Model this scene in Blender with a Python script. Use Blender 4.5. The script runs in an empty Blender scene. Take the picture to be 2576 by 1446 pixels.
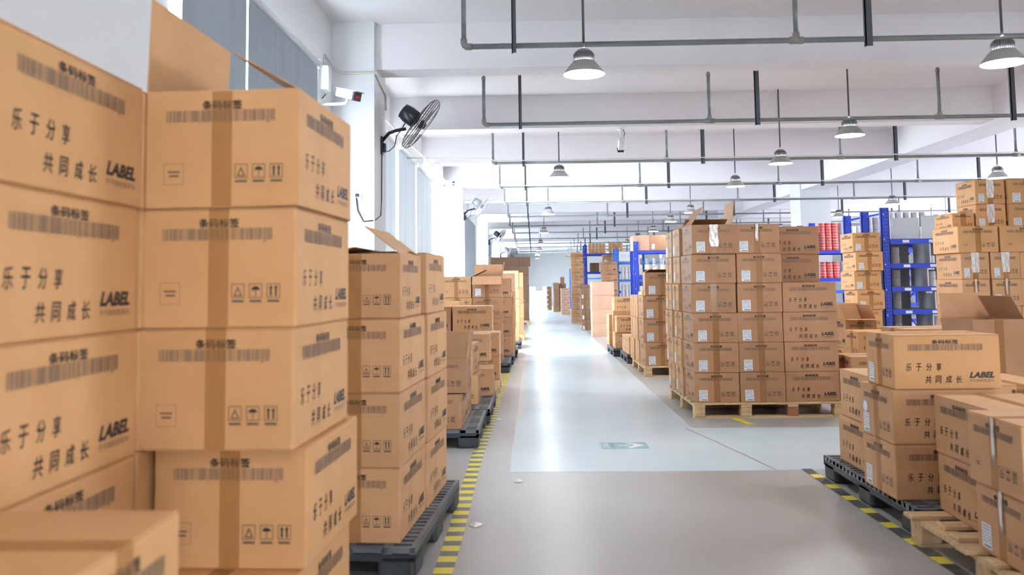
import bpy, bmesh, math, random
from mathutils import Matrix, Vector

# ------------------------------------------------------------------ camera
scene = bpy.context.scene
FPX = 2150.0
AX = ((0.9996004, 0.02503864, -0.01311879),      # image right, in world axes
      (-0.01495151, 0.07447076, -0.99711111),    # image down
      (-0.02398934, 0.99690881, 0.07481537))     # viewing direction
cam_d = bpy.data.cameras.new('camera')
cam = bpy.data.objects.new('camera', cam_d)
scene.collection.objects.link(cam)
r, d, f = (Vector(a) for a in AX)
cam.matrix_world = Matrix(((r.x, -d.x, -f.x, 0), (r.y, -d.y, -f.y, 0), (r.z, -d.z, -f.z, 1.3), (0, 0, 0, 1)))
cam_d.sensor_fit = 'HORIZONTAL'; cam_d.sensor_width = 36
cam_d.lens = FPX / 2576 * 36
cam_d.shift_y = -(723 - 554.4) / 2576
cam_d.clip_start = 0.05; cam_d.clip_end = 300
cam_d.dof.use_dof = True; cam_d.dof.focus_distance = 12.0; cam_d.dof.aperture_fstop = 2.9
scene.camera = cam

# ------------------------------------------------------------------ world and exposure
world = bpy.data.worlds.new('world'); scene.world = world
world.use_nodes = True
bg = world.node_tree.nodes['Background']
bg.inputs[0].default_value = (0.87, 0.94, 1.0, 1); bg.inputs[1].default_value = 18.0
LAMP_STRENGTH = 72.0
vs = scene.view_settings
vs.view_transform = 'Standard'; vs.look = 'None'; vs.gamma = 1.0; vs.use_curve_mapping = False
vs.exposure = 0.88
scene.cycles.use_light_tree = False
scene.cycles.max_bounces = 5; scene.cycles.diffuse_bounces = 4; scene.cycles.glossy_bounces = 2
scene.cycles.transparent_max_bounces = 6
scene.cycles.use_adaptive_sampling = True; scene.cycles.adaptive_threshold = 0.06
scene.cycles.sample_clamp_indirect = 8.0
scene.cycles.caustics_reflective = False; scene.cycles.caustics_refractive = False

COL = scene.collection
rnd = random.Random(7)
PI = math.pi

# ------------------------------------------------------------------ materials
MATS = {}
def mat(name, col, rough=0.6, metal=0.0, spec=0.5, emit=None, es=0.0):
    if name in MATS: return MATS[name]
    m = bpy.data.materials.new(name); m.use_nodes = True
    b = m.node_tree.nodes['Principled BSDF']
    b.inputs['Base Color'].default_value = (*col, 1); b.inputs['Roughness'].default_value = rough
    b.inputs['Metallic'].default_value = metal; b.inputs['Specular IOR Level'].default_value = spec
    if emit:
        b.inputs['Emission Color'].default_value = (*emit, 1); b.inputs['Emission Strength'].default_value = es
    MATS[name] = m
    return m
def N(m, t, **kw):
    n = m.node_tree.nodes.new(t)
    for k, v in kw.items(): setattr(n, k, v)
    return n
def L(m, a, ao, b, bi): m.node_tree.links.new(a.outputs[ao], b.inputs[bi])
def P(m): return m.node_tree.nodes['Principled BSDF']

def noisy(name, c0, c1, scale, rough=0.6, detail=4, bump=0.0, rr=None, metal=0.0, spec=0.5, stretch=(1, 1, 1), coord='Object', rscale=None, contrast=(0.3, 0.7), vary=0.0):
    if name in MATS: return MATS[name]
    m = mat(name, c0, rough, metal, spec)
    tc = N(m, 'ShaderNodeTexCoord'); mp = N(m, 'ShaderNodeMapping'); mp.inputs['Scale'].default_value = stretch
    L(m, tc, coord, mp, 0)
    nz = N(m, 'ShaderNodeTexNoise'); nz.inputs['Scale'].default_value = scale; nz.inputs['Detail'].default_value = detail
    L(m, mp, 0, nz, 'Vector')
    rp = N(m, 'ShaderNodeValToRGB')
    rp.color_ramp.elements[0].position = contrast[0]; rp.color_ramp.elements[1].position = contrast[1]
    rp.color_ramp.elements[0].color = (*c0, 1); rp.color_ramp.elements[1].color = (*c1, 1)
    L(m, nz, 'Fac', rp, 0)
    out, o = rp, 0
    if vary:
        oi = N(m, 'ShaderNodeObjectInfo'); mr = N(m, 'ShaderNodeMapRange')
        mr.inputs['To Min'].default_value = 1 - vary; mr.inputs['To Max'].default_value = 1 + vary
        L(m, oi, 'Random', mr, 'Value')
        hs = N(m, 'ShaderNodeHueSaturation'); L(m, mr, 0, hs, 'Value'); L(m, rp, 0, hs, 'Color'); out = hs
    L(m, out, o, P(m), 'Base Color')
    if rr:
        n2 = N(m, 'ShaderNodeTexNoise'); n2.inputs['Scale'].default_value = rscale or scale * 0.4; n2.inputs['Detail'].default_value = 5
        L(m, mp, 0, n2, 'Vector')
        mr2 = N(m, 'ShaderNodeMapRange'); mr2.inputs['From Min'].default_value = 0.3; mr2.inputs['From Max'].default_value = 0.7
        mr2.inputs['To Min'].default_value = rr[0]; mr2.inputs['To Max'].default_value = rr[1]
        L(m, n2, 'Fac', mr2, 'Value'); L(m, mr2, 0, P(m), 'Roughness')
    if bump:
        bp = N(m, 'ShaderNodeBump'); bp.inputs['Strength'].default_value = bump; bp.inputs['Distance'].default_value = 0.01
        L(m, nz, 'Fac', bp, 'Height'); L(m, bp, 0, P(m), 'Normal')
    return m

CARD = {
    'tan': noisy('cardboard', (0.55, 0.31, 0.155), (0.62, 0.365, 0.19), 5, 0.62, 5, 0.05, spec=0.2, vary=0.07),
    'warm': noisy('cardboard_warm', (0.60, 0.325, 0.14), (0.66, 0.37, 0.17), 4, 0.6, 5, 0.05, spec=0.25, vary=0.05),
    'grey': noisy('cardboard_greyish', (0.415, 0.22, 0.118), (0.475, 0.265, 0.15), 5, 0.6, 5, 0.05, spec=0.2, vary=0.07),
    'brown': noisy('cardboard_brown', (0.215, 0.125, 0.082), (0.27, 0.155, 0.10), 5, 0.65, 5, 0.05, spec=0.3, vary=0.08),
    'pink': noisy('cardboard_pink', (0.60, 0.36, 0.25), (0.68, 0.42, 0.30), 4, 0.6, 5, 0.05, spec=0.35, vary=0.05),
    'cream': noisy('cardboard_sunlit', (0.72, 0.56, 0.40), (0.80, 0.64, 0.48), 4, 0.6, 4, 0.04, spec=0.35, vary=0.05),  # pale cardboard copy, strong light painted into its colour
}
M_INK = mat('ink_dark', (0.035, 0.028, 0.03), 0.55)
M_INK2 = mat('ink_brown', (0.235, 0.145, 0.09), 0.6)
M_INK3 = mat('ink_mid', (0.13, 0.085, 0.06), 0.6)
def tape_mat():
    m = mat('packing_tape', (0.46, 0.26, 0.115), 0.17, 0, 0.6); nt = m.node_tree
    t = N(m, 'ShaderNodeBsdfTransparent'); t.inputs[0].default_value = (0.95, 0.86, 0.72, 1)
    mx = N(m, 'ShaderNodeMixShader'); mx.inputs[0].default_value = 0.34
    out = nt.nodes['Material Output']
    L(m, t, 0, mx, 1); L(m, P(m), 0, mx, 2); L(m, mx, 0, out, 0)
    return m
M_TAPE = tape_mat()
M_GLINT = noisy('tape_glint', (0.55, 0.45, 0.38), (0.95, 0.95, 0.97), 34, 0.12, 3, 0.5, spec=0.8, stretch=(1, 1, 0.35))  # strips of clear tape, their glint painted in as white mottling
M_LABEL = mat('paper_label', (0.80, 0.83, 0.86), 0.45)
M_LINE = mat('label_print', (0.18, 0.22, 0.33), 0.6)

M_FLOOR = noisy('concrete_floor', (0.335, 0.325, 0.31), (0.475, 0.468, 0.465), 0.55, 0.25, 3.5, 0.0, rr=(0.285, 0.40), rscale=0.55, spec=0.55, coord='Object', contrast=(0.3, 0.7))
M_LANE = noisy('painted_floor', (0.53, 0.635, 0.69), (0.60, 0.70, 0.745), 0.8, 0.16, 3, 0.0, rr=(0.21, 0.262), rscale=0.5, spec=0.12)
M_WALL = noisy('wall_paint', (0.74, 0.75, 0.77), (0.78, 0.79, 0.80), 0.7, 0.8, 6, 0.0)
M_CEIL = noisy('ceiling_paint', (0.81, 0.785, 0.82), (0.85, 0.825, 0.855), 0.5, 0.85, 6, 0.0)  # lilac cast of the lamplight mixed into the paint colour
M_PIPE = noisy('galvanised_pipe', (0.16, 0.175, 0.18), (0.27, 0.29, 0.295), 9, 0.5, 5, 0.0, metal=0.3, stretch=(0.25, 1, 1))
M_FIT = mat('pipe_fitting', (0.27, 0.265, 0.25), 0.5, 0.2)
M_HANG = mat('dark_steel', (0.065, 0.075, 0.085), 0.55)
M_LAMPG = mat('lamp_grey', (0.36, 0.35, 0.335), 0.5)
M_LAMPD = mat('lamp_fin', (0.20, 0.205, 0.215), 0.45, 0.3)
M_DIFF = mat('lamp_diffuser', (0.9, 0.9, 0.9), 0.5, emit=(1.0, 0.985, 0.965), es=LAMP_STRENGTH)
M_BLACK = noisy('black_plastic', (0.018, 0.022, 0.028), (0.05, 0.058, 0.068), 6, 0.5, 5, 0.05)
M_BLACK_LIT = noisy('black_plastic_lit', (0.085, 0.098, 0.118), (0.17, 0.19, 0.22), 5, 0.42, 5, 0.0)  # black plastic turned grey: light on the deck put into its colour
M_WOOD = noisy('pale_wood', (0.52, 0.34, 0.17), (0.72, 0.53, 0.31), 7, 0.65, 5, 0.05, stretch=(1, 6, 6), vary=0.10)
M_WOODR = noisy('red_wood', (0.30, 0.12, 0.06), (0.40, 0.18, 0.09), 7, 0.65, 5, 0.05, stretch=(1, 6, 6), vary=0.08)
M_BLUE = mat('blue_paint', (0.035, 0.075, 0.60), 0.4)
M_BLUEL = mat('light_blue_paint', (0.06, 0.22, 0.78), 0.4)
M_HOLE = mat('hole_dark', (0.012, 0.018, 0.10), 0.7)
M_HOLEW = mat('hole_bright', (0.75, 0.8, 0.95), 0.5)
M_GREYP = noisy('grey_panel', (0.27, 0.28, 0.32), (0.33, 0.34, 0.38), 1.5, 0.55, 3)
M_WHITE = mat('white_plastic', (0.80, 0.80, 0.80), 0.4)
M_ROLLW = noisy('white_roll', (0.72, 0.72, 0.74), (0.85, 0.85, 0.86), 12, 0.4, 3, stretch=(1, 1, 0.2))
M_ROLLS = noisy('silver_roll', (0.36, 0.37, 0.40), (0.62, 0.63, 0.66), 16, 0.3, 3, stretch=(1, 1, 0.15))
M_ROLLR = mat('red_wrap', (0.80, 0.10, 0.09), 0.4)
M_ROLLO = noisy('orange_roll', (0.78, 0.28, 0.04), (0.85, 0.45, 0.10), 14, 0.4, 3)
M_ROLLY = mat('ivory_roll', (0.80, 0.79, 0.62), 0.4)
M_CORE = mat('roll_core', (0.42, 0.33, 0.24), 0.7)
M_BLIND = noisy('blind_fabric', (0.235, 0.26, 0.29), (0.265, 0.29, 0.32), 1.2, 0.85, 4, stretch=(1, 6, 0.5))
M_BLINDL = noisy('blind_fabric_pale', (0.30, 0.335, 0.36), (0.40, 0.435, 0.46), 3.0, 0.85, 4, stretch=(1, 3, 0.06))
def translucent(m, f, c):
    t = N(m, 'ShaderNodeBsdfTranslucent'); t.inputs[0].default_value = (*c, 1); mx = N(m, 'ShaderNodeMixShader'); mx.inputs[0].default_value = f
    L(m, P(m), 0, mx, 1); L(m, t, 0, mx, 2); L(m, mx, 0, m.node_tree.nodes['Material Output'], 0)
translucent(M_BLINDL, 0.014, (0.8, 0.87, 0.92)); translucent(M_BLIND, 0.004, (0.7, 0.8, 0.9))
M_ALU = mat('window_aluminium', (0.72, 0.75, 0.78), 0.35, 0.2)
M_FANB = mat('fan_black', (0.014, 0.017, 0.024), 0.35)
M_WIRE = mat('fan_wire', (0.10, 0.085, 0.085), 0.35, 0.6)
M_WIREP = mat('fan_wire_pale', (0.45, 0.45, 0.46), 0.35, 0.4)
M_BLADE = mat('fan_blade', (0.33, 0.31, 0.30), 0.4)
M_CAMW = mat('camera_shell', (0.78, 0.79, 0.80), 0.35)
M_LENS = mat('lens_glass', (0.02, 0.012, 0.014), 0.12)
M_LENSR = mat('lens_red', (0.22, 0.02, 0.03), 0.25)
M_COND = mat('conduit', (0.68, 0.66, 0.60), 0.5)
M_SIGN = mat('sign_green', (0.20, 0.42, 0.46), 0.25)
M_SIGNW = mat('sign_white', (0.85, 0.88, 0.86), 0.3)
M_CRACK = mat('floor_crack', (0.20, 0.19, 0.19), 0.8)

def glass():
    m = bpy.data.materials.new('window_glass'); m.use_nodes = True
    nt = m.node_tree; nt.nodes.clear()
    o = nt.nodes.new('ShaderNodeOutputMaterial'); t = nt.nodes.new('ShaderNodeBsdfTransparent'); g = nt.nodes.new('ShaderNodeBsdfGlossy')
    t.inputs[0].default_value = (0.94, 0.97, 0.98, 1); g.inputs['Roughness'].default_value = 0.05
    mx = nt.nodes.new('ShaderNodeMixShader'); mx.inputs[0].default_value = 0.06
    nt.links.new(t.outputs[0], mx.inputs[1]); nt.links.new(g.outputs[0], mx.inputs[2]); nt.links.new(mx.outputs[0], o.inputs[0])
    return m
M_GLASS = glass()

def stripes(name, yellow, dark, period, duty):
    m = mat(name, yellow, 0.4)
    tc = N(m, 'ShaderNodeTexCoord'); sx = N(m, 'ShaderNodeSeparateXYZ'); L(m, tc, 'Object', sx, 0)
    a = N(m, 'ShaderNodeMath', operation='DIVIDE'); a.inputs[1].default_value = period; L(m, sx, 'Y', a, 0)
    fr = N(m, 'ShaderNodeMath', operation='FRACT'); L(m, a, 0, fr, 0)
    lt = N(m, 'ShaderNodeMath', operation='LESS_THAN'); lt.inputs[1].default_value = duty; L(m, fr, 0, lt, 0)
    nz = N(m, 'ShaderNodeTexNoise'); nz.inputs['Scale'].default_value = 14; nz.inputs['Detail'].default_value = 6; L(m, tc, 'Object', nz, 'Vector')
    mx = N(m, 'ShaderNodeMix', data_type='RGBA'); L(m, lt, 0, mx, 'Factor')
    mx.inputs[6].default_value = (*dark, 1); mx.inputs[7].default_value = (*yellow, 1)
    m2 = N(m, 'ShaderNodeMix', data_type='RGBA')
    mr = N(m, 'ShaderNodeMapRange'); mr.inputs['From Min'].default_value = 0.5; mr.inputs['From Max'].default_value = 0.8; mr.inputs['To Max'].default_value = 0.5
    L(m, nz, 'Fac', mr, 'Value'); L(m, mr, 0, m2, 'Factor'); L(m, mx, 2, m2, 6); m2.inputs[7].default_value = (0.5, 0.5, 0.48, 1)
    L(m, m2, 2, P(m), 'Base Color')
    return m
M_STRIPE_A = stripes('hazard_tape', (0.80, 0.68, 0.06), (0.17, 0.17, 0.16), 0.165, 0.52)
M_STRIPE_B = stripes('hazard_tape_dark', (0.83, 0.68, 0.05), (0.075, 0.078, 0.08), 0.29, 0.36)

# ------------------------------------------------------------------ mesh helpers
class MB:
    def __init__(s): s.v = []; s.f = []; s.m = []
    def quad(s, a, b, c, d, m=0):
        i = len(s.v); s.v += [a, b, c, d]; s.f.append((i, i+1, i+2, i+3)); s.m.append(m); return s
    def box(s, x0, x1, y0, y1, z0, z1, m=0):
        i = len(s.v)
        s.v += [(x0,y0,z0),(x1,y0,z0),(x1,y1,z0),(x0,y1,z0),(x0,y0,z1),(x1,y0,z1),(x1,y1,z1),(x0,y1,z1)]
        for q in ((0,3,2,1),(4,5,6,7),(0,1,5,4),(1,2,6,5),(2,3,7,6),(3,0,4,7)):
            s.f.append(tuple(i+k for k in q)); s.m.append(m)
        return s
    def tube(s, pts, r, n=10, m=0, caps=True):
        pts = [Vector(p) for p in pts]; rings = []
        for k, p in enumerate(pts):
            t = (pts[min(k+1, len(pts)-1)] - pts[max(k-1, 0)]).normalized()
            up = Vector((0, 0, 1)) if abs(t.z) < 0.95 else Vector((1, 0, 0))
            a = t.cross(up).normalized(); b = a.cross(t)
            rr = r[k] if isinstance(r, (list, tuple)) else r
            i = len(s.v); rings.append(i)
            for j in range(n):
                th = 2*PI*j/n; s.v.append(tuple(p + a*(rr*math.cos(th)) + b*(rr*math.sin(th))))
        for q in range(len(rings)-1):
            for j in range(n):
                s.f.append((rings[q]+j, rings[q]+(j+1) % n, rings[q+1]+(j+1) % n, rings[q+1]+j)); s.m.append(m)
        if caps:
            s.f.append(tuple(rings[0]+j for j in reversed(range(n)))); s.m.append(m)
            s.f.append(tuple(rings[-1]+j for j in range(n))); s.m.append(m)
        return s
    def lathe(s, prof, n=24, m=0, ax='z', at=(0, 0, 0), close=False):
        i0 = len(s.v)
        for (r, z) in prof:
            for j in range(n):
                th = 2*PI*j/n; p = (r*math.cos(th), r*math.sin(th), z)
                if ax == 'y': p = (p[0], p[2], p[1])
                if ax == 'x': p = (p[2], p[0], p[1])
                s.v.append((p[0]+at[0], p[1]+at[1], p[2]+at[2]))
        for q in range(len(prof)-1):
            for j in range(n):
                a = i0+q*n; b = a+n
                s.f.append((a+j, a+(j+1) % n, b+(j+1) % n, b+j)); s.m.append(m)
        if close:
            s.f.append(tuple(i0+j for j in reversed(range(n)))); s.m.append(m)
            e = i0+(len(prof)-1)*n; s.f.append(tuple(e+j for j in range(n))); s.m.append(m)
        return s
    def prism(s, poly, y0, y1, m=0):             # poly in (x, z), extruded along y
        i = len(s.v); n = len(poly)
        s.v += [(x, y0, z) for x, z in poly] + [(x, y1, z) for x, z in poly]
        s.f.append(tuple(range(i, i+n))); s.m.append(m)
        s.f.append(tuple(range(i+2*n-1, i+n-1, -1))); s.m.append(m)
        for k in range(n): s.f.append((i+k, i+n+k, i+n+(k+1) % n, i+(k+1) % n)); s.m.append(m)
        return s
    def mesh(s, name, mats, smooth=False, bevel=0.0, seg=2):
        me = bpy.data.meshes.new(name); me.from_pydata([tuple(p) for p in s.v], [], s.f)
        for mm in (mats if isinstance(mats, (list, tuple)) else [mats]): me.materials.append(mm)
        me.polygons.foreach_set('material_index', s.m)
        bm = bmesh.new(); bm.from_mesh(me)
        bmesh.ops.recalc_face_normals(bm, faces=bm.faces)
        if bevel:
            bmesh.ops.bevel(bm, geom=list(bm.edges), offset=bevel, segments=seg, affect='EDGES', profile=0.5)
        bm.to_mesh(me); bm.free()
        if smooth: me.polygons.foreach_set('use_smooth', [True]*len(me.polygons))
        me.update(); return me
    def build(s, name, mats, parent=None, smooth=False, bevel=0.0, seg=2, **kw):
        return link(name, s.mesh(name, mats, smooth, bevel, seg), parent, **kw)

def link(name, me, parent=None, loc=(0, 0, 0), rot=(0, 0, 0), scale=(1, 1, 1), kind=None, mats=None):
    o = bpy.data.objects.new(name, me); COL.objects.link(o)
    o.location = loc; o.rotation_euler = rot; o.scale = scale
    if parent: o.parent = parent
    if kind: o['kind'] = kind
    return o
def empty(name, loc=(0, 0, 0), rz=0.0):
    o = bpy.data.objects.new(name, None); COL.objects.link(o); o.location = loc; o.rotation_euler = (0, 0, rz)
    o.empty_display_size = 0.1
    return o
def tag(o, label, cat, group=None):
    o['label'] = label; o['category'] = cat
    if group: o['group'] = group
    return o
def copy_tree(o, parent=None):
    c = o.copy(); COL.objects.link(c); c.parent = parent
    for ch in o.children: copy_tree(ch, c)
    return c
def struct(o): o['kind'] = 'structure'; return o

def text_mesh(body, size=1.0, bold=0.0, shear=0.0, res=2):
    cu = bpy.data.curves.new('t', 'FONT'); cu.body = body; cu.size = size; cu.offset = bold; cu.shear = shear
    cu.resolution_u = res; cu.fill_mode = 'FRONT'
    ob = bpy.data.objects.new('t', cu); COL.objects.link(ob)
    dg = bpy.context.evaluated_depsgraph_get()
    me = bpy.data.meshes.new_from_object(ob.evaluated_get(dg))
    vs_ = [tuple(v.co) for v in me.vertices]; fs = [tuple(p.vertices) for p in me.polygons]
    bpy.data.objects.remove(ob); bpy.data.curves.remove(cu); bpy.data.meshes.remove(me)
    return vs_, fs
TEXT = {}
def put_text(mb, body, x0, x1, z0, z1, m=0, bold=0.0, shear=0.0, depth=0.0):
    """stretch the text to the rectangle x0..x1, z0..z1 in the plane y = depth"""
    if bold and not body.isascii():            # heavy strokes: the same glyph drawn a few times, slightly shifted
        dx = (x1-x0)/len(body)*bold*1.6; dz = (z1-z0)*bold*1.2
        for sx_, sz_ in ((-dx, 0), (dx, 0), (0, -dz), (0, dz)): put_text(mb, body, x0+sx_, x1+sx_, z0+sz_, z1+sz_, m, 0.0, shear, depth)
        return
    k = (body, bold, shear)
    if k not in TEXT: TEXT[k] = text_mesh(body, 1.0, bold, shear)
    vs_, fs = TEXT[k]
    if not vs_: return
    ax = min(v[0] for v in vs_); bx = max(v[0] for v in vs_); ay = min(v[1] for v in vs_); by = max(v[1] for v in vs_)
    i = len(mb.v)
    for v in vs_:
        mb.v.append((x0+(v[0]-ax)/(bx-ax)*(x1-x0), depth, z0+(v[1]-ay)/(by-ay)*(z1-z0)))
    for q in fs: mb.f.append(tuple(i+k_ for k_ in q)); mb.m.append(m)

def rect(mb, x0, x1, z0, z1, m=0, y=0.0): mb.quad((x0, y, z0), (x1, y, z0), (x1, y, z1), (x0, y, z1), m)
def ringrect(mb, x0, x1, z0, z1, tx, tz, m=0):
    rect(mb, x0, x1, z0, z0+tz, m); rect(mb, x0, x1, z1-tz, z1, m); rect(mb, x0, x0+tx, z0+tz, z1-tz, m); rect(mb, x1-tx, x1, z0+tz, z1-tz, m)

# printed faces, unit rectangle x 0..1, z 0..1 in the plane y = 0 (facing -y)
def barcode(mb, x0, x1, z0, z1, m, n=62):
    g = random.Random(3); x = x0; w = (x1-x0)/n
    while x < x1-w*0.4:
        bw = w*g.choice((0.35, 0.5, 0.65, 0.8)); long_ = g.random() < 0.07
        rect(mb, x, min(x+bw, x1), z0-(0.018 if long_ else 0), z1, m); x += w
def long_print():
    mb = MB()
    put_text(mb, '条码标签', .362, .611, 1-.165, 1-.090, 0, bold=0.022)
    barcode(mb, .135, .84, 1-.285, 1-.17, 1)
    for ch, cx in zip('乐于分享', (.137, .232, .327, .42)): put_text(mb, ch, cx-.026, cx+.026, 1-.66, 1-.52, 0, bold=0.012, shear=0.12)
    for ch, cx in zip('共同成长', (.316, .411, .508, .603)): put_text(mb, ch, cx-.029, cx+.029, 1-.885, 1-.75, 0, bold=0.012, shear=0.12)
    put_text(mb, 'LABEL', .70, .938, 1-.797, 1-.685, 0, bold=0.05, shear=0.3)
    put_text(mb, '不干胶标签系列', .70, .93, 1-.87, 1-.822, 2)
    return mb
def end_print(square=True):
    mb = MB()
    put_text(mb, '条码标签', .37, .63, 1-.165, 1-.090, 0, bold=0.022)
    barcode(mb, .13, .85, 1-.27, 1-.172, 1)
    if square:
        ringrect(mb, .12, .25, 1-.80, 1-.62, .003, .004, 1)
        rect(mb, .145, .225, 1-.70, 1-.685, 2); rect(mb, .155, .218, 1-.735, 1-.718, 2)
    for k, x in enumerate((.585, .70, .815)):
        w = .085; zt = 1-.635; zb = 1-.755
        ringrect(mb, x, x+w, zb, zt, .005, .007, 2)
        rect(mb, x+.004, x+w-.004, zb-.035, zb-.015, 2)
        cx = x+w/2; h = zt-zb
        if k == 0:
            o = [(cx-.03, zb+.015), (cx+.03, zb+.015), (cx, zt-.02)]; q = [(cx-.017, zb+.027), (cx+.017, zb+.027), (cx, zt-.048)]
            for a in range(3):
                b = (a+1) % 3
                mb.quad((o[a][0], 0, o[a][1]), (o[b][0], 0, o[b][1]), (q[b][0], 0, q[b][1]), (q[a][0], 0, q[a][1]), 2)
        elif k == 1:
            n = 8; zc = zb+h*.55
            i = len(mb.v)
            for a in range(n+1):
                th = PI*a/n; mb.v.append((cx+.028*math.cos(th), 0, zc+.032*math.sin(th)))
            mb.f.append(tuple(range(i, i+n+1))); mb.m.append(0)
            rect(mb, cx-.003, cx+.003, zb+.012, zc, 2)
        else:
            for sx in (-.016, .016):
                rect(mb, cx+sx-.006, cx+sx+.006, zb+.015, zt-.04, 0)
                i = len(mb.v); mb.v += [(cx+sx-.013, 0, zt-.04), (cx+sx+.013, 0, zt-.04), (cx+sx, 0, zt-.012)]
                mb.f.append((i, i+1, i+2)); mb.m.append(0)
    return mb
def sticker():
    mb = MB(); rect(mb, 0, 1, 0, 1, 0); g = random.Random(11)
    for k in range(6):
        z = .92-k*.125; x = .1
        while x < .86:
            w = g.uniform(.06, .22); rect(mb, x, min(x+w, .9), z-.045, z, 1, -0.0002); x += w+g.uniform(.02, .16 if k not in (0, 1) else .03)
    rect(mb, .22, .9, .06, .14, 1, -0.0002)
    return mb
ME_LONG = long_print().mesh('long_face_lettering', [M_INK, M_INK2, M_INK3])
ME_END = end_print().mesh('end_face_lettering', [M_INK, M_INK2, M_INK3])
ME_STICK = sticker().mesh('shipping_label', [M_LABEL, M_LINE])

# ------------------------------------------------------------------ the setting
XW = -1.9; XR = 15.5; Y0 = -7.0; Y1 = 54.0; ZC = 3.85; ZB = 3.4
fl = struct(MB().box(XW-.3, XR+.3, Y0-.3, Y1+.3, -0.2, 0).build('floor', M_FLOOR))
mb = MB(); mb.box(-.185, 1.40, 6.05, 53.9, 0, .0012); mb.box(1.40, 6.0, 6.05, 7.8, 0, .0012)
mb.build('painted_lane', M_LANE, fl)
mb = MB(); g = random.Random(5); px, py = 1.33, 7.78
for k in range(16):
    nx = px+(.02+.022*g.random())*.6; ny = py-.108
    mb.quad((px, py, .0018), (px+.012, py, .0018), (nx+.012, ny, .0018), (nx, ny, .0018)); px, py = nx, ny
mb.build('crack', M_CRACK, fl)
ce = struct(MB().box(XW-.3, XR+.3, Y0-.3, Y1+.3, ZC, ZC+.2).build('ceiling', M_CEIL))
BEAMS = [-5.4, -2.0, 1.4, 4.8, 8.15, 11.4, 14.6, 18.2, 21.6, 25.0, 28.4, 31.8, 35.2, 38.7, 42.1, 45.5, 48.9, 52.2]
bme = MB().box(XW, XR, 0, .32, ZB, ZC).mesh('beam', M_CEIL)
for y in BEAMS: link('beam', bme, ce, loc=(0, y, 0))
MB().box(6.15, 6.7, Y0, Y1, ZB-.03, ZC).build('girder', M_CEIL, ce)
struct(MB().box(XW, XR, Y1, Y1+.25, 0, ZC).build('wall_far', M_WALL))
mb = MB(); mb.box(XW, 2.4, Y0-.25, Y0, 0, ZC); mb.box(4.6, XR, Y0-.25, Y0, 0, ZC); mb.box(2.4, 4.6, Y0-.25, Y0, 2.3, ZC)
struct(mb.build('wall_back', M_WALL))      # unseen door opening added behind the viewer to let daylight in
mb = MB(); prev = Y0
for a in (10, 22):  # unseen window openings added in this wall for more daylight
    mb.box(XR, XR+.25, prev, a, 0, ZC); mb.box(XR, XR+.25, a, a+4.6, 0, .95); mb.box(XR, XR+.25, a, a+4.6, 3.3, ZC); prev = a+4.6
mb.box(XR, XR+.25, prev, Y1, 0, ZC)
struct(mb.build('wall_right', M_WALL))
# window wall: solid pieces around the openings
WINS = [(4.36, 7.42), (9.0, 18.05), (19.8, 28.2), (29.4, 38.4), (39.9, 48.2)]
ZS, ZT = 0.95, 3.28
mb = MB(); prev = Y0
for a, b in WINS:
    mb.box(XW-.25, XW, prev, a, 0, ZC); mb.box(XW-.25, XW, a, b, 0, ZS); mb.box(XW-.25, XW, a, b, ZT, ZC); prev = b
mb.box(XW-.25, XW, prev, Y1, 0, ZC)
wl = struct(mb.build('wall_left', M_WALL))
cme = MB().box(XW, -1.5, 0, .62, 0, ZC).mesh('column', M_WALL)
for y in (8.05, 18.2, 28.5, 38.75, 49.0): link('column', cme, wl, loc=(0, y, 0))
for k, (y, x) in enumerate(((9.3, 6.12), (19.6, 6.12), (30.2, 6.12), (40.8, 6.12))):
    c = struct(MB().box(0, .68, 0, .75, 0, ZC).build('column', M_WALL, loc=(x, y, 0)))
# windows
for wi, (a, b) in enumerate(WINS):
    w = empty('window_%d' % (wi+1), (XW, a, ZS)); struct(w)
    n = max(2, round((b-a)/1.5)); st = (b-a)/n; h = ZT-ZS
    fr = MB(); fr.box(-.16, -.10, 0, b-a, 0, .05); fr.box(-.16, -.10, 0, b-a, h-.05, h); fr.box(-.16, -.10, 0, .05, 0, h); fr.box(-.16, -.10, b-a-.05, b-a, 0, h)
    fr.build('window_frame', M_ALU, w)
    for k in range(1, n): MB().box(-.16, -.10, k*st-.025, k*st+.025, .05, h-.05).build('mullion', M_ALU, w)
    for k in range(n): MB().box(-.135, -.129, k*st+.03, (k+1)*st-.03, .05, h-.05).build('pane', M_GLASS, w)
    MB().box(-.25, .04, -.05, b-a+.05, -.04, 0).build('window_sill', M_WALL, w)
def blind(y0, y1, z0, label, pale=False, zt=3.22):
    e = empty('roller_blind', (XW+.05, y0, zt))
    mb = MB(); w = y1-y0
    n = 10 if pale else 2
    for k in range(n):
        a, b = w*k/n, w*(k+1)/n
        da = .006*math.sin(k*2.1) if pale else 0; db = .006*math.sin((k+1)*2.1) if pale else 0
        mb.quad((da, a, z0-zt), (db, b, z0-zt), (db, b, 0), (da, a, 0))
    mb.build('blind_fabric', M_BLINDL if pale else M_BLIND, e, smooth=True)
    MB().tube([(0, 0, .02), (0, w, .02)], .028, 12).build('roller_tube', M_ALU, e, smooth=True)
    MB().box(-.008, .008, 0, w, z0-zt-.025, z0-zt).build('bottom_bar', M_ALU, e)
    MB().box(-.05, .035, -.012, -.004, -.02, .06).build('bracket', M_WHITE, e); MB().box(-.05, .035, w+.004, w+.012, -.02, .06).build('bracket', M_WHITE, e)
    return tag(e, label, 'blind', 'roller blinds along the window wall')
blind(4.41, 5.43, 1.0, 'dark grey roller blind at the end of the window beside the plain wall')
blind(5.47, 7.27, 1.0, 'wide dark grey roller blind just before the security camera column')
blind(8.9, 11.45, 1.0, 'pale grey blind behind the wall fan, first after the column', True)
blind(11.75, 13.42, 1.0, 'pale grey blind panel in the middle of the second window', True)
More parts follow.
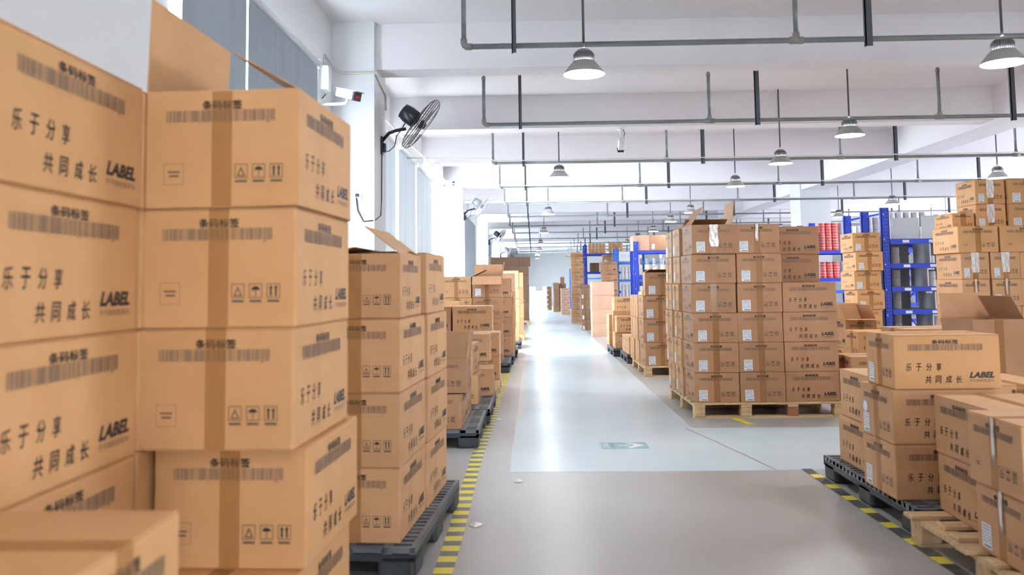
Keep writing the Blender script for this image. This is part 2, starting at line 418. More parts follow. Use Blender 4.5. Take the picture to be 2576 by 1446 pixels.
blind(13.6, 15.55, 1.0, 'pale grey blind panel next to the open bright window section', True)
blind(20.1, 22.6, 2.0, 'half lowered grey blind beyond the bright white column', False)
blind(22.8, 27.6, 1.1, 'grey blind further along past the half lowered one', False)
blind(29.6, 33.6, 1.0, 'long grey blind added to cut daylight past the third column', False)  # this blind and the two after it added to hold back daylight
blind(34.2, 37.9, 1.3, 'grey blind added to cut daylight just before the fourth column', False)
blind(40.0, 43.2, 1.3, 'last and farthest grey blind, added to dim the window wall', False)
MB().box(XW+.01, XW+.08, 15.6, 17.95, 3.24, 3.30).build('curtain_rail', M_ALU)['label'] = 'empty white blind rail above the bright open window'
bpy.data.objects['curtain_rail']['category'] = 'rail'

# floor marking tapes
mb = MB(); g = random.Random(2); pts = []
y = 2.6
while y < 52: pts.append((-.432+.007*math.sin(y*1.7)+.008*math.sin(y*.6+1)+.0022*max(0, y-8), y)); y += .35
for (xa, ya), (xb, yb) in zip(pts, pts[1:]): mb.quad((xa-.045, ya, .0022), (xa+.045, ya, .0022), (xb+.045, yb, .0022), (xb-.045, yb, .0022))
tag(mb.build('hazard_tape', M_STRIPE_A), 'long yellow and black striped tape along the window side of the aisle', 'floor tape')
mb = MB()
for k in range(12): mb.quad((1.835, 2.6+k*.29, .0022), (1.905, 2.6+k*.29, .0022), (1.905, 2.89+k*.29, .0022), (1.835, 2.89+k*.29, .0022))
tag(mb.build('hazard_tape', M_STRIPE_B), 'short yellow and black tape beside the black and wooden pallets', 'floor tape')
mb = MB(); mb.quad((1.93, 7.95, .002), (2.00, 7.95, .002), (1.93, 8.32, .002), (1.86, 8.32, .002))
tag(mb.build('hazard_tape', mat('yellow_tape', (0.83, 0.68, 0.06), 0.4)), 'single piece of yellow tape in front of the big wooden pallet', 'floor tape')
# floor sign
sg = empty('floor_sign', (.52, 6.86, .0015))
MB().box(0, .375, 0, .27, 0, .001).build('sign_plate', M_SIGN, sg)
mb = MB(); i = 0
mb.v += [(.145, .115, .0016), (.235, .115, .0016), (.235, .155, .0016), (.145, .155, .0016)]; mb.f.append((0, 1, 2, 3)); mb.m.append(0)
mb.v += [(.20, .03, .0016), (.245, .03, .0016), (.355, .135, .0016), (.245, .24, .0016), (.20, .24, .0016), (.27, .135, .0016)]
mb.f += [(4, 5, 6, 9), (9, 6, 7, 8)]; mb.m += [0, 0]
mb.build('arrow', M_SIGNW, sg)
mb = MB(); put_text(mb, '安全出口', 0.03, .24, .078, .118, 0, bold=.012); put_text(mb, 'EXIT', .05, .22, .028, .062, 0, bold=.02)
o = mb.build('sign_lettering', M_SIGNW, sg, kind='stuff')
o.matrix_local = Matrix(((0, 0, 1, 0), (-1, 0, 0, .27), (0, -1, 0, .0016), (0, 0, 0, 1)))
tag(sg, 'green and white exit arrow sign stuck on the painted floor', 'sign')

# ------------------------------------------------------------------ ceiling services
def pipe_run(y, xl, idx, label, xr=14.8):
    z = 3.1; e = empty('sprinkler_pipe', (xl, y, z))
    w = xr-xl
    MB().tube([(.03, 0, 0), (w, 0, 0)], .021, 10).build('pipe', M_PIPE, e, smooth=True)
    MB().tube([(0, 0, .03), (0, 0, .52)], .019, 10).build('riser', M_PIPE, e, smooth=True)
    MB().tube([(0, 0, .06), (0, 0, .03), (.006, 0, .012), (.02, 0, .0), (.06, 0, 0)], .026, 10).build('elbow', M_FIT, e, smooth=True)
    MB().tube([(0, 0, .51), (0, 0, .54), (0, 0, .56), (0, 0, .60)], [.024, .024, .012, .008], 8).build('sprinkler_head', M_FIT, e)
    for x in (2.0, 4.55, 7.1, 9.7, 12.2):
        t = MB().tube([(x-xl, 0, .02), (x-xl, 0, .52)], .019, 10).build('riser', M_PIPE, e, smooth=True)
        MB().tube([(x-xl, 0, .51), (x-xl, 0, .54), (x-xl, 0, .56), (x-xl, 0, .60)], [.024, .024, .012, .008], 8).build('sprinkler_head', M_FIT, t)
        mb = MB(); mb.tube([(x-xl-.05, 0, 0), (x-xl+.05, 0, 0)], .028, 10); mb.tube([(x-xl, 0, 0), (x-xl, 0, .06)], .026, 10)
        mb.build('tee', M_FIT, e, smooth=True)
    for k, x in enumerate((-.12, 2.53, 5.35, 8.2, 11.0)):
        wd = .017 if k == 0 else .026
        mb = MB(); mb.box(x-xl-wd, x-xl+wd, -.034, -.026, -.06, ZC-z); mb.box(x-xl-wd, x-xl-wd+.008, -.034, .0, -.06, ZC-z)
        mb.build('hanger', M_HANG, e)
    return tag(e, label, 'pipe', 'sprinkler pipes under the ceiling')
PIPES = [(6.35, -.50), (9.52, -.53), (12.6, -.575), (15.8, -.60), (18.94, -.62), (22.77, -.65), (26.37, -.70), (29.87, -.70), (33.8, -.73), (37.8, -.765), (41.46, -.78), (45.2, -.80), (48.8, -.82)]
ORDW = ['first', 'second', 'third', 'fourth', 'fifth', 'sixth', 'seventh', 'eighth', 'ninth', 'tenth', 'eleventh', 'twelfth', 'thirteenth', 'fourteenth']
for k, (y, xl) in enumerate(PIPES):
    pipe_run(y, xl, k, ORDW[k]+' galvanised sprinkler pipe across the aisle, counted from the near end')
# white cable conduits clipped along some pipes
for y, xl, lab in ((12.6, -.575, 'third'), (15.8, -.60, 'fourth'), (18.94, -.62, 'fifth')):
    o = MB().tube([(XW+.02, y-.03, 3.2), (xl-.02, y-.03, 3.16), (xl+.02, y-.03, 3.132), (14, y-.03, 3.132)], .009, 6).build('cable_conduit', M_COND, smooth=True)
    tag(o, 'thin white cable conduit running along the %s sprinkler pipe' % lab, 'conduit')

def make_lamp():
    e = empty('pendant_lamp')
    MB().lathe([(.153, .0), (.150, .012), (.118, .055), (.080, .098), (.074, .10), (.112, .055), (.143, .012), (.148, .002)], 40).build('reflector', M_LAMPG, e, smooth=True)
    mb = MB(); mb.v = [(.149*math.cos(2*PI*j/28), .149*math.sin(2*PI*j/28), .006) for j in range(28)]; mb.f = [tuple(reversed(range(28)))]; mb.m = [0]
    mb.build('diffuser', M_DIFF, e)
    hs = MB().lathe([(.060, .098), (.060, .165), (.045, .182), (.02, .195)], 24).build('heat_sink', M_LAMPD, e, smooth=True)
    mb = MB()
    for k in range(36):
        a = 2*PI*k/36; c, s_ = math.cos(a), math.sin(a); t = .0022
        p = [(.058, .098), (.079, .098), (.079, .150), (.062, .172), (.058, .172)]
        i = len(mb.v)
        for sg_ in (-1, 1):
            for (r_, z_) in p: mb.v.append((r_*c-sg_*t*s_, r_*s_+sg_*t*c, z_))
        n = len(p); mb.f.append(tuple(range(i, i+n))); mb.m.append(0); mb.f.append(tuple(range(i+2*n-1, i+n-1, -1))); mb.m.append(0)
        for q in range(n): mb.f.append((i+q, i+n+q, i+n+(q+1) % n, i+(q+1) % n)); mb.m.append(0)
    mb.build('cooling_rib', M_LAMPD, hs, kind='stuff')
    MB().lathe([(.058, .168), (.048, .184), (.022, .196), (.012, .20)], 24).build('cap', M_LAMPG, e, smooth=True)
    MB().tube([(0, 0, .195), (0, 0, .235)], .011, 10).build('connector', M_FIT, e, smooth=True)
    MB().tube([(0, 0, .23), (0, 0, ZC-2.85)], .0095, 8).build('rod', M_HANG, e, smooth=True)
    return e
lamp0 = make_lamp(); used = [False]
LAMPS = [(.40, 6.27, 'first lamp over the aisle'), (.40, 12.44, 'second lamp over the aisle'), (.355, 19.1, 'third lamp over the aisle'), (.345, 25.95, 'fourth lamp over the aisle'), (.30, 33.1, 'fifth lamp over the aisle'), (.30, 39.4, 'sixth lamp over the aisle'), (.24, 46.0, 'seventh lamp over the aisle'),
         (3.43, 6.18, 'largest lamp at the picture edge above the tall carton stacks'), (3.43, 9.2, 'lamp in the middle row by the second sprinkler pipe'), (3.30, 11.33, 'lamp in the middle row by the third sprinkler pipe'), (3.33, 14.0, 'lamp in the middle row by the fourth sprinkler pipe'),
         (3.55, 19.2, 'lamp in the middle row by the fifth sprinkler pipe'), (3.55, 22.0, 'lamp in the middle row before the sixth sprinkler pipe'), (3.66, 26.0, 'lamp in the middle row just above the boxes on the blue rack'), (3.70, 30.0, 'lamp in the middle row by the eighth sprinkler pipe'), (3.75, 34.0, 'lamp in the middle row by the ninth sprinkler pipe'), (3.8, 38.5, 'lamp in the middle row by the tenth sprinkler pipe'), (3.8, 43.0, 'lamp in the middle row by the eleventh sprinkler pipe'),
         (7.25, 13.4, 'lamp above the tallest carton stack beyond the big girder'), (7.45, 17.8, 'lamp just above the blue rack upright'), (7.55, 21.2, 'lamp beyond the square column over the far shelves'), (7.5, 26.0, 'far lamp low behind the column beyond the shelves'), (7.5, 31.0, 'very distant lamp beyond the shelves'),
         (11.5, 16.5, 'lamp added for light behind the tall stack beyond the white rolls'), (11.5, 24.0, 'distant lamp added for light in the outer row'),  # outer row of lamps, put in for more light
         (.40, -.2, 'unseen aisle lamp added for light behind the view'), (3.43, -.2, 'unseen middle row lamp added for light behind the view'), (7.25, 6.2, 'unseen lamp added for light beside the tall carton stack'), (7.25, -.2, 'unseen outer lamp added for light behind the view'),  # lamps out of view, added to brighten the near end
         (3.43, 3.1, 'unseen middle row lamp added for light above the picture'), (.40, -5.2, 'unseen aisle lamp added for light by the added door'), (3.43, -3.2, 'unseen middle row lamp added for light far behind the view'), (7.25, 9.7, 'unseen outer lamp added for light beyond the tallest stack'), (7.25, 3.1, 'unseen outer lamp added for light above the wooden pallets'), (11.5, 9.0, 'unseen far lamp added for light beyond the racks'),  # more unseen lamps added as fill around the near stacks
         (.24, 51.5, 'last aisle lamp, added to light the far wall'), (3.8, 48.0, 'middle row lamp added to light the far wall'), (7.5, 38.0, 'outer lamp added for light far down the hall'), (7.5, 46.0, 'outer lamp added to light the far wall')]  # extra lamps added to brighten the far end
for k, (x, y, lab) in enumerate(LAMPS):
    o = lamp0 if k == 0 else copy_tree(lamp0)
    o.location = (x, y, 2.85); tag(o, 'grey bell pendant, '+lab, 'lamp', 'pendant lamps')

# ------------------------------------------------------------------ wall fans, security cameras, cords
def make_fan(pale):
    e = empty('wall_fan'); wm = M_WIREP if pale else M_WIRE
    MB().box(0, .02, -.035, .035, -.09, .09).build('bracket', M_FANB, e, bevel=.004)
    MB().box(.02, .05, -.03, .03, -.07, .02).build('switch_box', M_FANB, e, bevel=.006)
    pts = [(.01, 0, .0), (.03, 0, .07), (.08, 0, .125), (.15, 0, .15), (.25, 0, .165)]
    MB().tube(pts, .017, 10).build('arm', M_FANB, e, smooth=True)
    h = empty('fan_head', (.37, 0, .235)); h.parent = e
    h.rotation_euler = (math.radians(-12), math.radians(127), 0)       # local z = axis of the fan, down and outwards
    MB().lathe([(.03, -.20), (.075, -.19), (.088, -.12), (.086, -.03), (.07, -.01), (.02, .0)], 24, close=True).build('motor', M_FANB if not pale else M_LAMPD, h, smooth=True)
    MB().box(-.025, .085, -.02, .02, -.13, -.08).build('tilt_joint', M_FANB, h, bevel=.005)
    def cage(z0, z1, name):
        mb = MB(); R_ = .295
        prof = [(.06, z1), (.15, z1*.95+z0*.05), (.23, z1*.75+z0*.25), (.28, z1*.35+z0*.65), (R_, z0)]
        for r_, z_ in prof[1:]:
            mb.tube([(r_*math.cos(2*PI*j/28), r_*math.sin(2*PI*j/28), z_) for j in range(29)], .0026, 4, caps=False)
        for k in range(40):
            a = 2*PI*k/40
            mb.tube([(r_*math.cos(a), r_*math.sin(a), z_) for r_, z_ in prof], .0013, 3, caps=False)
        return mb.build(name, wm, h, kind='stuff')
    cage(.03, -.03, 'rear_guard'); cage(.045, .11, 'front_guard')
    MB().lathe([(.045, .02), (.05, .05), (.03, .085), (.002, .09)], 18).build('hub', M_FANB, h, smooth=True)
    for k in range(3):
        mb = MB(); n = 6
        for q in range(n):
            r0 = .045+.21*q/n; r1 = .045+.21*(q+1)/n
            w0 = .05+.07*math.sin(PI*min(1, q/n*.9+.1)); w1 = .05+.07*math.sin(PI*min(1, (q+1)/n*.9+.1))
            mb.quad((r0, -w0, .045), (r1, -w1, .045), (r1, w1, .075), (r0, w0, .075))
        mb.build('blade', M_BLADE, h, rot=(0, 0, 2*PI*k/3+.4), smooth=True)
    MB().tube([(.03, .03, -.05), (.07, .05, -.05), (.13, .04, .0), (.15, .03, .10), (.2, .02, .16), (.27, .02, .28)], .005, 6).build('cable', M_FANB, e, smooth=True)
    return e
FANS = [(8.42, 2.70, False, 'black wall fan on the column above the open carton'), (18.62, 2.80, True, 'pale wire wall fan on the bright second column'), (28.85, 2.72, False, 'black wall fan on the third column over the brown cartons'), (39.0, 2.62, True, 'pale wall fan on the fourth column, partly behind the brown cartons'), (49.2, 2.60, False, 'small black wall fan on the last column')]
proto = {}
for y, z, pale, lab in FANS:
    if pale in proto: o = copy_tree(proto[pale])
    else: o = make_fan(pale); proto[pale] = o
    o.location = (-1.5, y, z); tag(o, lab, 'fan', 'wall fans on the columns')
o = MB().tube([(-1.488, 8.4, 2.62), (-1.487, 8.38, 2.4), (-1.485, 8.36, 2.15), (-1.489, 8.33, 1.99), (-1.5, 8.1, 1.93), (-1.52, 8.03, 1.92), (-1.6, 8.03, 1.915), (-1.655, 8.035, 2.02), (-1.668, 8.035, 2.14)], .006, 6).build('power_cord', M_FANB, smooth=True)
tag(o, 'thin black fan cord looping across the column to the socket', 'cord')
so = empty('wall_socket', (-1.70, 8.05, 2.12)); MB().box(0, .08, -.012, 0, 0, .085).build('plate', M_WHITE, so, bevel=.004); MB().box(.025, .055, -.035, -.012, .03, .06).build('plug', M_FANB, so, bevel=.004)
tag(so, 'white wall socket with black plug on the first column', 'socket')
o = MB().tube([(-1.66, 28.48, 2.05), (-1.65, 28.48, 1.65), (-1.72, 28.48, 1.6), (-1.76, 28.48, 1.9), (-1.70, 28.48, 2.2), (-1.47, 28.46, 2.28), (-1.4, 28.6, 2.4)], .008, 6).build('power_cord', M_FANB, smooth=True)
tag(o, 'black cord dangling in a loop on the grey third column', 'cord')

def cctv(loc, rz, tilt, label, hang):
    e = empty('security_camera', loc)
    if hang:
        MB().lathe([(.05, 0), (.05, -.012), (.012, -.02), (.012, -.19)], 16, close=True).build('mount', M_CAMW, e, smooth=True)
        MB().tube([(.03, 0, -.01), (.05, -.02, -.07), (.03, -.02, -.15), (.0, .03, -.2)], .006, 6).build('cable', M_FANB, e, smooth=True)
        b = empty('camera_head', (0, 0, -.22)); MBL = .20
    else:
        MB().tube([(-.26, 0, -.085), (-.12, 0, -.085), (-.02, 0, -.08), (.0, 0, -.03)], .014, 8).build('mount', M_CAMW, e, smooth=True)
        MB().box(-.29, -.26, -.04, .04, -.13, -.04).build('wall_plate', M_CAMW, e, bevel=.004)
        MB().tube([(-.20, 0, .01), (-.235, 0, -.03), (-.25, .0, -.01), (-.25, .02, .02)], .005, 6).build('cable', M_FANB, e, smooth=True)
        b = empty('camera_head', (0, 0, 0)); MBL = .27
    b.parent = e; b.rotation_euler = (0, tilt, rz)
    mb = MB(); mb.prism([(-MBL/2, -.035), (MBL/2-.02, -.035), (MBL/2-.02, .04), (-MBL/2, .04)], -.04, .04)
    mb.build('housing', M_CAMW, b, bevel=.012)
    mb = MB(); mb.box(-MBL/2, MBL/2+.02, -.046, .046, .041, .047); mb.build('hood', M_CAMW, b, bevel=.002)
    mb = MB(); mb.box(MBL/2-.02, MBL/2+.005, -.042, .042, -.042, .041); mb.box(MBL/2+.005, MBL/2+.035, -.044, .044, .036, .041)
    mb.build('front_frame', M_FANB, b)
    MB().lathe([(.027, MBL/2+.004), (.026, MBL/2+.009), (.002, MBL/2+.012)], 16, ax='x').build('lens', M_LENSR, b, smooth=True)
    return tag(e, label, 'camera')
cctv((-1.66, 7.62, 3.04), math.radians(-38), math.radians(16), 'white bullet security camera with black face by the first column', False)
cctv((-1.66, 16.6, 3.30), math.radians(-8), math.radians(6), 'small white security camera with dark hood at the end of the window', False)
cctv((1.22, 11.55, 3.40), math.radians(92), math.radians(38), 'white security camera hanging from the ceiling beam over the aisle', True)
jb = empty('junction_box', (XW, 7.55, 3.08)); MB().box(0, .07, 0, .14, 0, .22).build('case', M_WHITE, jb, bevel=.006); MB().box(.07, .076, .01, .13, .01, .21).build('lid', M_CAMW, jb)
tag(jb, 'white junction box on the wall above the security camera', 'junction box')
o = MB().tube([(XW+.02, 7.62, 3.30), (XW+.02, 7.65, 3.42), (XW+.05, 7.98, 3.36), (XW+.1, 8.035, 3.345), (-1.52, 8.035, 3.345), (-1.487, 8.06, 3.345), (-1.487, 8.3, 3.30), (-1.487, 8.62, 3.26), (-1.487, 8.64, 3.1)], .012, 8).build('cable_conduit', M_COND, smooth=True)
tag(o, 'cream cable conduit bent around the top of the first column', 'conduit')
o = MB().tube([(-1.8, 9.0, 3.33), (-1.8, 11.5, 3.38), (-1.72, 14.0, 3.37), (-1.68, 16.5, 3.33)], .012, 8).build('cable_conduit', M_COND, smooth=True)
tag(o, 'white conduit running above the second window to the small camera', 'conduit')

# ------------------------------------------------------------------ pallets
def black_pallet(x0, x1, y0, y1, label, rz=0.0):
    w, l, h = x1-x0, y1-y0, .145
    e = empty('plastic_pallet', ((x0+x1)/2, (y0+y1)/2, 0), rz)
    mb = MB(); X, Y = w/2, l/2
    inner = w-.30; nb = 6
    for sx in (-1, 1):
        mb.box(min(sx*X, sx*(X-.022)), max(sx*X, sx*(X-.022)), -Y, Y, h-.03, h)
        mb.box(min(sx*(X-.105), sx*(X-.15)), max(sx*(X-.105), sx*(X-.15)), -Y, Y, h-.03, h)
    for k in range(1, nb-1):
        c = -inner/2+inner*k/(nb-1); mb.box(c-.03, c+.03, -Y, Y, h-.03, h)
    n = int(l/.062)
    for k in range(n+1):
        c = -Y+.013+(l-.026)*k/n; hw = .013 if (k % 7) in (0, 1, 2, 6) else .021
        mb.box(-X, X, c-hw, c+hw, h-.026, h-.0008)
    mb.build('deck', M_BLACK_LIT, e)
    for sx in (-1, 1): MB().box(sx*X-(.02 if sx > 0 else 0), sx*X+(.02 if sx < 0 else 0), -Y, Y, h-.062, h-.03).build('skirt', M_BLACK, e)
    for sy in (-1, 1): MB().box(-X, X, sy*Y-(.02 if sy > 0 else 0), sy*Y+(.02 if sy < 0 else 0), h-.062, h-.03).build('skirt', M_BLACK, e)
    for a in (-1, 0, 1):
        for b in (-1, 0, 1):
            cx, cy = a*(X-.085), b*(Y-.10)
            mb = MB(); mb.box(cx-.085, cx+.085, cy-.10, cy+.10, 0, h-.03)
            mb.build('foot', M_BLACK, e, bevel=.018)
    return tag(e, label, 'pallet', 'black plastic pallets')
def wood_pallet(x0, x1, y0, y1, label, red=(), ragged=0.0, nx=4, rz=0.0):
    w, l = x1-x0, y1-y0; e = empty('wooden_pallet', ((x0+x1)/2, (y0+y1)/2, 0), rz); X, Y = w/2, l/2
    g = random.Random(int(x0*100)); n = 8
    for k in range(n):
        c = -Y+.05+(l-.10)*k/(n-1); sh = g.uniform(-ragged, ragged)
        MB().box(-X+sh, X+sh, c-.047, c+.047, .125, .145).build('plank', M_WOODR if k in red else M_WOOD, e, bevel=.003, seg=1)
    for k in range(nx):
        c = -X+.055+(w-.11)*k/(nx-1)
        MB().box(c-.05, c+.05, -Y, Y, .105, .125).build('stringer', M_WOOD, e)
        for b in (-1, 0, 1):
            cy = b*(Y-.06)
            MB().box(c-.05, c+.05, cy-.06, cy+.06, .018, .105).build('block', M_WOODR if (k == 2 and nx == 4) else M_WOOD, e, bevel=.004, seg=1)
    for b in (-1, 0, 1):
        cy = b*(Y-.06); MB().box(-X, X, cy-.055, cy+.055, 0, .018).build('bottom_board', M_WOOD, e)
    return tag(e, label, 'pallet', 'wooden pallets')
black_pallet(-1.78, -.64, 1.68, 3.12, 'black pallet under the tall stack nearest the window blind')
black_pallet(-1.75, -.70, .20, 1.64, 'black pallet under the low blurred carton')
black_pallet(-1.60, -.50, 3.90, 5.22, 'scuffed black pallet beside the hazard tape carrying two stacked columns', math.radians(-3.6))
black_pallet(-1.85, -.455, 6.93, 8.02, 'black pallet with exposed slotted deck beside the hazard tape')
black_pallet(-1.46, -.425, 8.08, 9.42, 'black pallet with slotted deck behind the first exposed one')
wood_pallet(-1.60, -.42, 9.85, 11.1, 'pale wooden pallet half hidden along the hazard tape', nx=3)
black_pallet(-1.45, -.37, 12.75, 13.80, 'black pallet end below the open-flap carton stack')
black_pallet(-1.45, -.34, 14.0, 15.20, 'black pallet just beyond the open-flap carton stack')
black_pallet(-1.45, -.31, 15.3, 16.5, 'black pallet below the pink carton stack')
black_pallet(-1.45, -.27, 17.4, 18.6, 'small black pallet end further along the tape')
wood_pallet(-1.47, -.22, 20.0, 21.2, 'far wooden pallet along the hazard tape', nx=3)
wood_pallet(-1.48, -.13, 27.6, 28.9, 'wooden pallet under the tall dark brown carton wall', nx=3)
wood_pallet(1.52, 2.96, 8.33, 9.85, 'big wooden pallet with one reddish block under the six-row stack')
wood_pallet(1.52, 2.75, 12.0, 13.5, 'wooden pallet under the stack with a lifted flap')
black_pallet(1.50, 2.65, 13.98, 15.15, 'black pallet with open feet behind the lifted-flap stack')
black_pallet(1.40, 2.55, 15.3, 16.65, 'black pallet at the far end of the low carton row')
black_pallet(1.91, 3.02, 4.45, 5.83, 'black pallet beside the dark hazard tape under three-high cartons')
wood_pallet(1.86, 3.05, 3.05, 4.42, 'rough wooden pallet with jutting planks by the picture corner', ragged=.05, nx=3)
wood_pallet(2.92, 4.15, 5.85, 7.95, 'wooden pallet hidden among the cartons behind the tape', nx=3)
wood_pallet(4.55, 6.2, 9.3, 10.5, 'wooden pallet under the tallest carton stack', nx=3)
wood_pallet(3.4, 4.4, 9.2, 11.2, 'wooden pallet under the half-open carton by the square column', nx=3)
wood_pallet(4.7, 5.32, 12.8, 13.7, 'wooden pallet under the leaning six-carton column', nx=3)
o = wood_pallet(4.7, 5.32, 12.8, 13.7, 'upper of two pallets under the leaning six-carton column', nx=3); o.location.z = .145

# ------------------------------------------------------------------ cartons
BODY = {}
def carton_mesh(l, w, h, tone, is_open):
    k = (round(l, 3), round(w, 3), round(h, 3), tone, is_open)
    if k in BODY: return BODY[k]
    mb = MB()
    if is_open:
        t = .005; X, Y = l/2, w/2
        me = MB()
        for (x0, x1, y0, y1, z0, z1) in ((-X, X, -Y, -Y+t, 0, h), (-X, X, Y-t, Y, 0, h), (-X, -X+t, -Y+t, Y-t, 0, h), (X-t, X, -Y+t, Y-t, 0, h), (-X, X, -Y, Y, 0, t)):
            me.box(x0, x1, y0, y1, z0, z1)
        m = me.mesh('carton', CARD[tone])
    else:
        m = mb.box(-l/2, l/2, -w/2, w/2, 0, h-.004).mesh('carton', CARD[tone], bevel=.006)
    BODY[k] = m
    return m
def flap_mesh(l, f_, tone):
    k = ('flap', round(l, 3), round(f_, 3), tone)
    if k not in BODY: BODY[k] = MB().box(-l/2+.003, l/2-.003, .001, f_, -.004, 0).mesh('flap', CARD[tone], bevel=.0015, seg=1)
    return BODY[k]
def tape_mesh(l, h, top):
    k = ('tape', round(l, 3), round(h, 3), top)
    if k not in BODY:
        mb = MB(); e = .0014; X = l/2+e; t = .030
        if top:
            p = [(-X, 0.004), (-X, h+e), (X, h+e), (X, 0.004)]
        else:
            p = None
        if p:
            for a, b in zip(p, p[1:]): mb.quad((a[0], -t, a[1]), (b[0], -t, b[1]), (b[0], t, b[1]), (a[0], t, a[1]))
        else:
            for sx in (-X, X): mb.quad((sx, -t, .004), (sx, -t, h-.004), (sx, t, h-.004), (sx, t, .004))
        m = mb.mesh('packing_tape', M_TAPE)
        bm = bmesh.new(); bm.from_mesh(m); bmesh.ops.remove_doubles(bm, verts=bm.verts, dist=.0001); bm.to_mesh(m); bm.free()
        BODY[k] = m
    return BODY[k]
crnd = random.Random(21)
def carton(x0, x1, y0, y1, z0, z1, axis, label, group=None, tone='tan', side=-1, rot=None, stick=False, prt=True, tape=True, flaps=None, clear=False, faces=None, flat=False):
    sx, sy, h = x1-x0, y1-y0, z1-z0-.001
    l, w = (sx, sy) if axis == 'x' else (sy, sx)
    jr = crnd.uniform(-.9, .9) if rot is None else rot
    o = link('carton', carton_mesh(l, w, h, tone, flaps is not None), None, ((x0+x1)/2, (y0+y1)/2, z0), (0, 0, math.radians(jr)+(0 if axis == 'x' else PI/2)))
    X, Y = l/2, w/2
    if flaps is None:
        fm = flap_mesh(l, w/2-.0015, tone)
        link('flap', fm, o, (0, -Y, h), (0, 0, 0)); link('flap', fm, o, (0, Y, h), (0, 0, PI))
    else:
        for sd in ('+y', '-y', '+x', '-x'):
            v = flaps.get(sd)
            if v is None: continue
            ang, kf = v if isinstance(v, tuple) else (v, 1.0)
            fm = flap_mesh(l if sd[1] == 'y' else w, w/2*kf, tone); ph = math.radians(ang if sd[0] == '-' else 180-ang)
            if sd[1] == 'y': link('flap', fm, o, (0, Y if sd[0] == '+' else -Y, h), (ph, 0, 0))
            else: link('flap', fm, o, (X if sd[0] == '+' else -X, 0, h), (ph, 0, -PI/2))
    e = .0009
    FACE = {'-y': ((-X, -Y-e, 0), 0, l, True), '+y': ((X, Y+e, 0), PI, l, True), '+x': ((X+e, -Y, 0), PI/2, w, False), '-x': ((-X-e, Y, 0), -PI/2, w, False)}
    if faces is None:
        if axis == 'x': faces = ['-y', '+x' if side > 0 else '-x']
        else: faces = ['-x', '-y' if side > 0 else '+y']
    for fc in faces:
        loc, rz, wd, is_long = FACE[fc]
        if prt: link('lettering', ME_LONG if is_long else ME_END, o, loc, (0, 0, rz), (wd, 1, h), kind='stuff')
        if not is_long and stick:
            c, s_ = math.cos(rz), math.sin(rz); dx = wd*.10
            n = Vector((s_, -c, 0))*.0012
            link('shipping_label', ME_STICK, o, (loc[0]+c*dx+n.x, loc[1]+s_*dx+n.y, h*.06), (0, crnd.uniform(-.02, .02), rz), (wd*.19, 1, h*.36))
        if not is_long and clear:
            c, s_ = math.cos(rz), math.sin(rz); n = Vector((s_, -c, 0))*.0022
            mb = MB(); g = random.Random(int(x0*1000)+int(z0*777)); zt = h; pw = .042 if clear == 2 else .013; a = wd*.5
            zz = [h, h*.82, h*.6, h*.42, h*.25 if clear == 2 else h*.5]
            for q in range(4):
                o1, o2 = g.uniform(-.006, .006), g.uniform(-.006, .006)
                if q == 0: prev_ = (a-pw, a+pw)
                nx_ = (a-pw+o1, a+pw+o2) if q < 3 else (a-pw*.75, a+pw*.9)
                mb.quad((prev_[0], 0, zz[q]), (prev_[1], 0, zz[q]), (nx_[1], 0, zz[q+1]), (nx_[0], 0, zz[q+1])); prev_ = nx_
            mb.build('tape_glint', M_GLINT, o, loc=(loc[0]+n.x, loc[1]+n.y, 0), rot=(0, 0, rz))  # tape strip drawn as a painted white glint
    if tape: link('packing_tape', tape_mesh(l, h, flaps is None), o)
    return tag(o, label, 'carton', group)
DOWN = ['topmost', 'second from top', 'third from top', 'fourth from top', 'fifth from top', 'sixth from top', 'seventh from top', 'eighth from top', 'ninth from top']
def stack(x0, x1, y0, y1, z0, pitch, n, axis, phrase, word='tan carton', jit=.008, top=None, per=None, **kw):
    grp = kw.pop('group', 'cartons in '+phrase)
    for k in range(n):
        j = n-1-k; dx, dy = crnd.uniform(-jit, jit), crnd.uniform(-jit, jit)
        k2 = dict(kw)
        if top and j == 0: k2.update(top)
        if per and j in per: k2.update(per[j])
        ex = k2.pop('dx', 0.0); ey = k2.pop('dy', 0.0); lab = k2.pop('lab', None)
        carton(x0+dx+ex, x1+dx+ex, y0+dy+ey, y1+dy+ey, z0+k*pitch, z0+(k+1)*pitch, axis, lab or '%s %s in %s' % (DOWN[j], word, phrase), grp, **k2)

# -- near stacks by the window
stack(-1.118, -.664, 2.45, 3.05, .145, .3472, 5, 'y', 'the tall column facing the camera with one raised flap', side=1, rot=-2.2, jit=.003, tone='warm', faces=['-x', '-y'],
      top=dict(flaps={'+y': (88, 1.25), '-y': 30, '+x': 0, '-x': 1}), per={3: dict(dx=.012, dy=.06), 1: dict(dx=-.008), 2: dict(dx=-.008, dy=-.005)})
stack(-1.585, -1.128, 1.72, 2.42, .145, .3472, 5, 'y', 'the column turned slogan side out below the plain wall', side=1, rot=0, jit=.004, tone='warm', faces=['-x', '-y'])
stack(-1.60, -1.132, 2.445, 3.04, .145, .3472, 5, 'y', 'the hidden column wedged behind the slogan-side column', side=1, rot=0, jit=.001, tone='warm', faces=['-x'])
carton(-1.31, -.700, 1.24, 1.70, .145, .505, 'x', 'lower carton under the blurred pale one at the picture corner', tone='warm', side=1, rot=0)
carton(-1.31, -.700, 1.24, 1.70, .505, .868, 'x', 'blurred pale carton seen from above at the lower picture corner', tone='warm', side=1, rot=0)
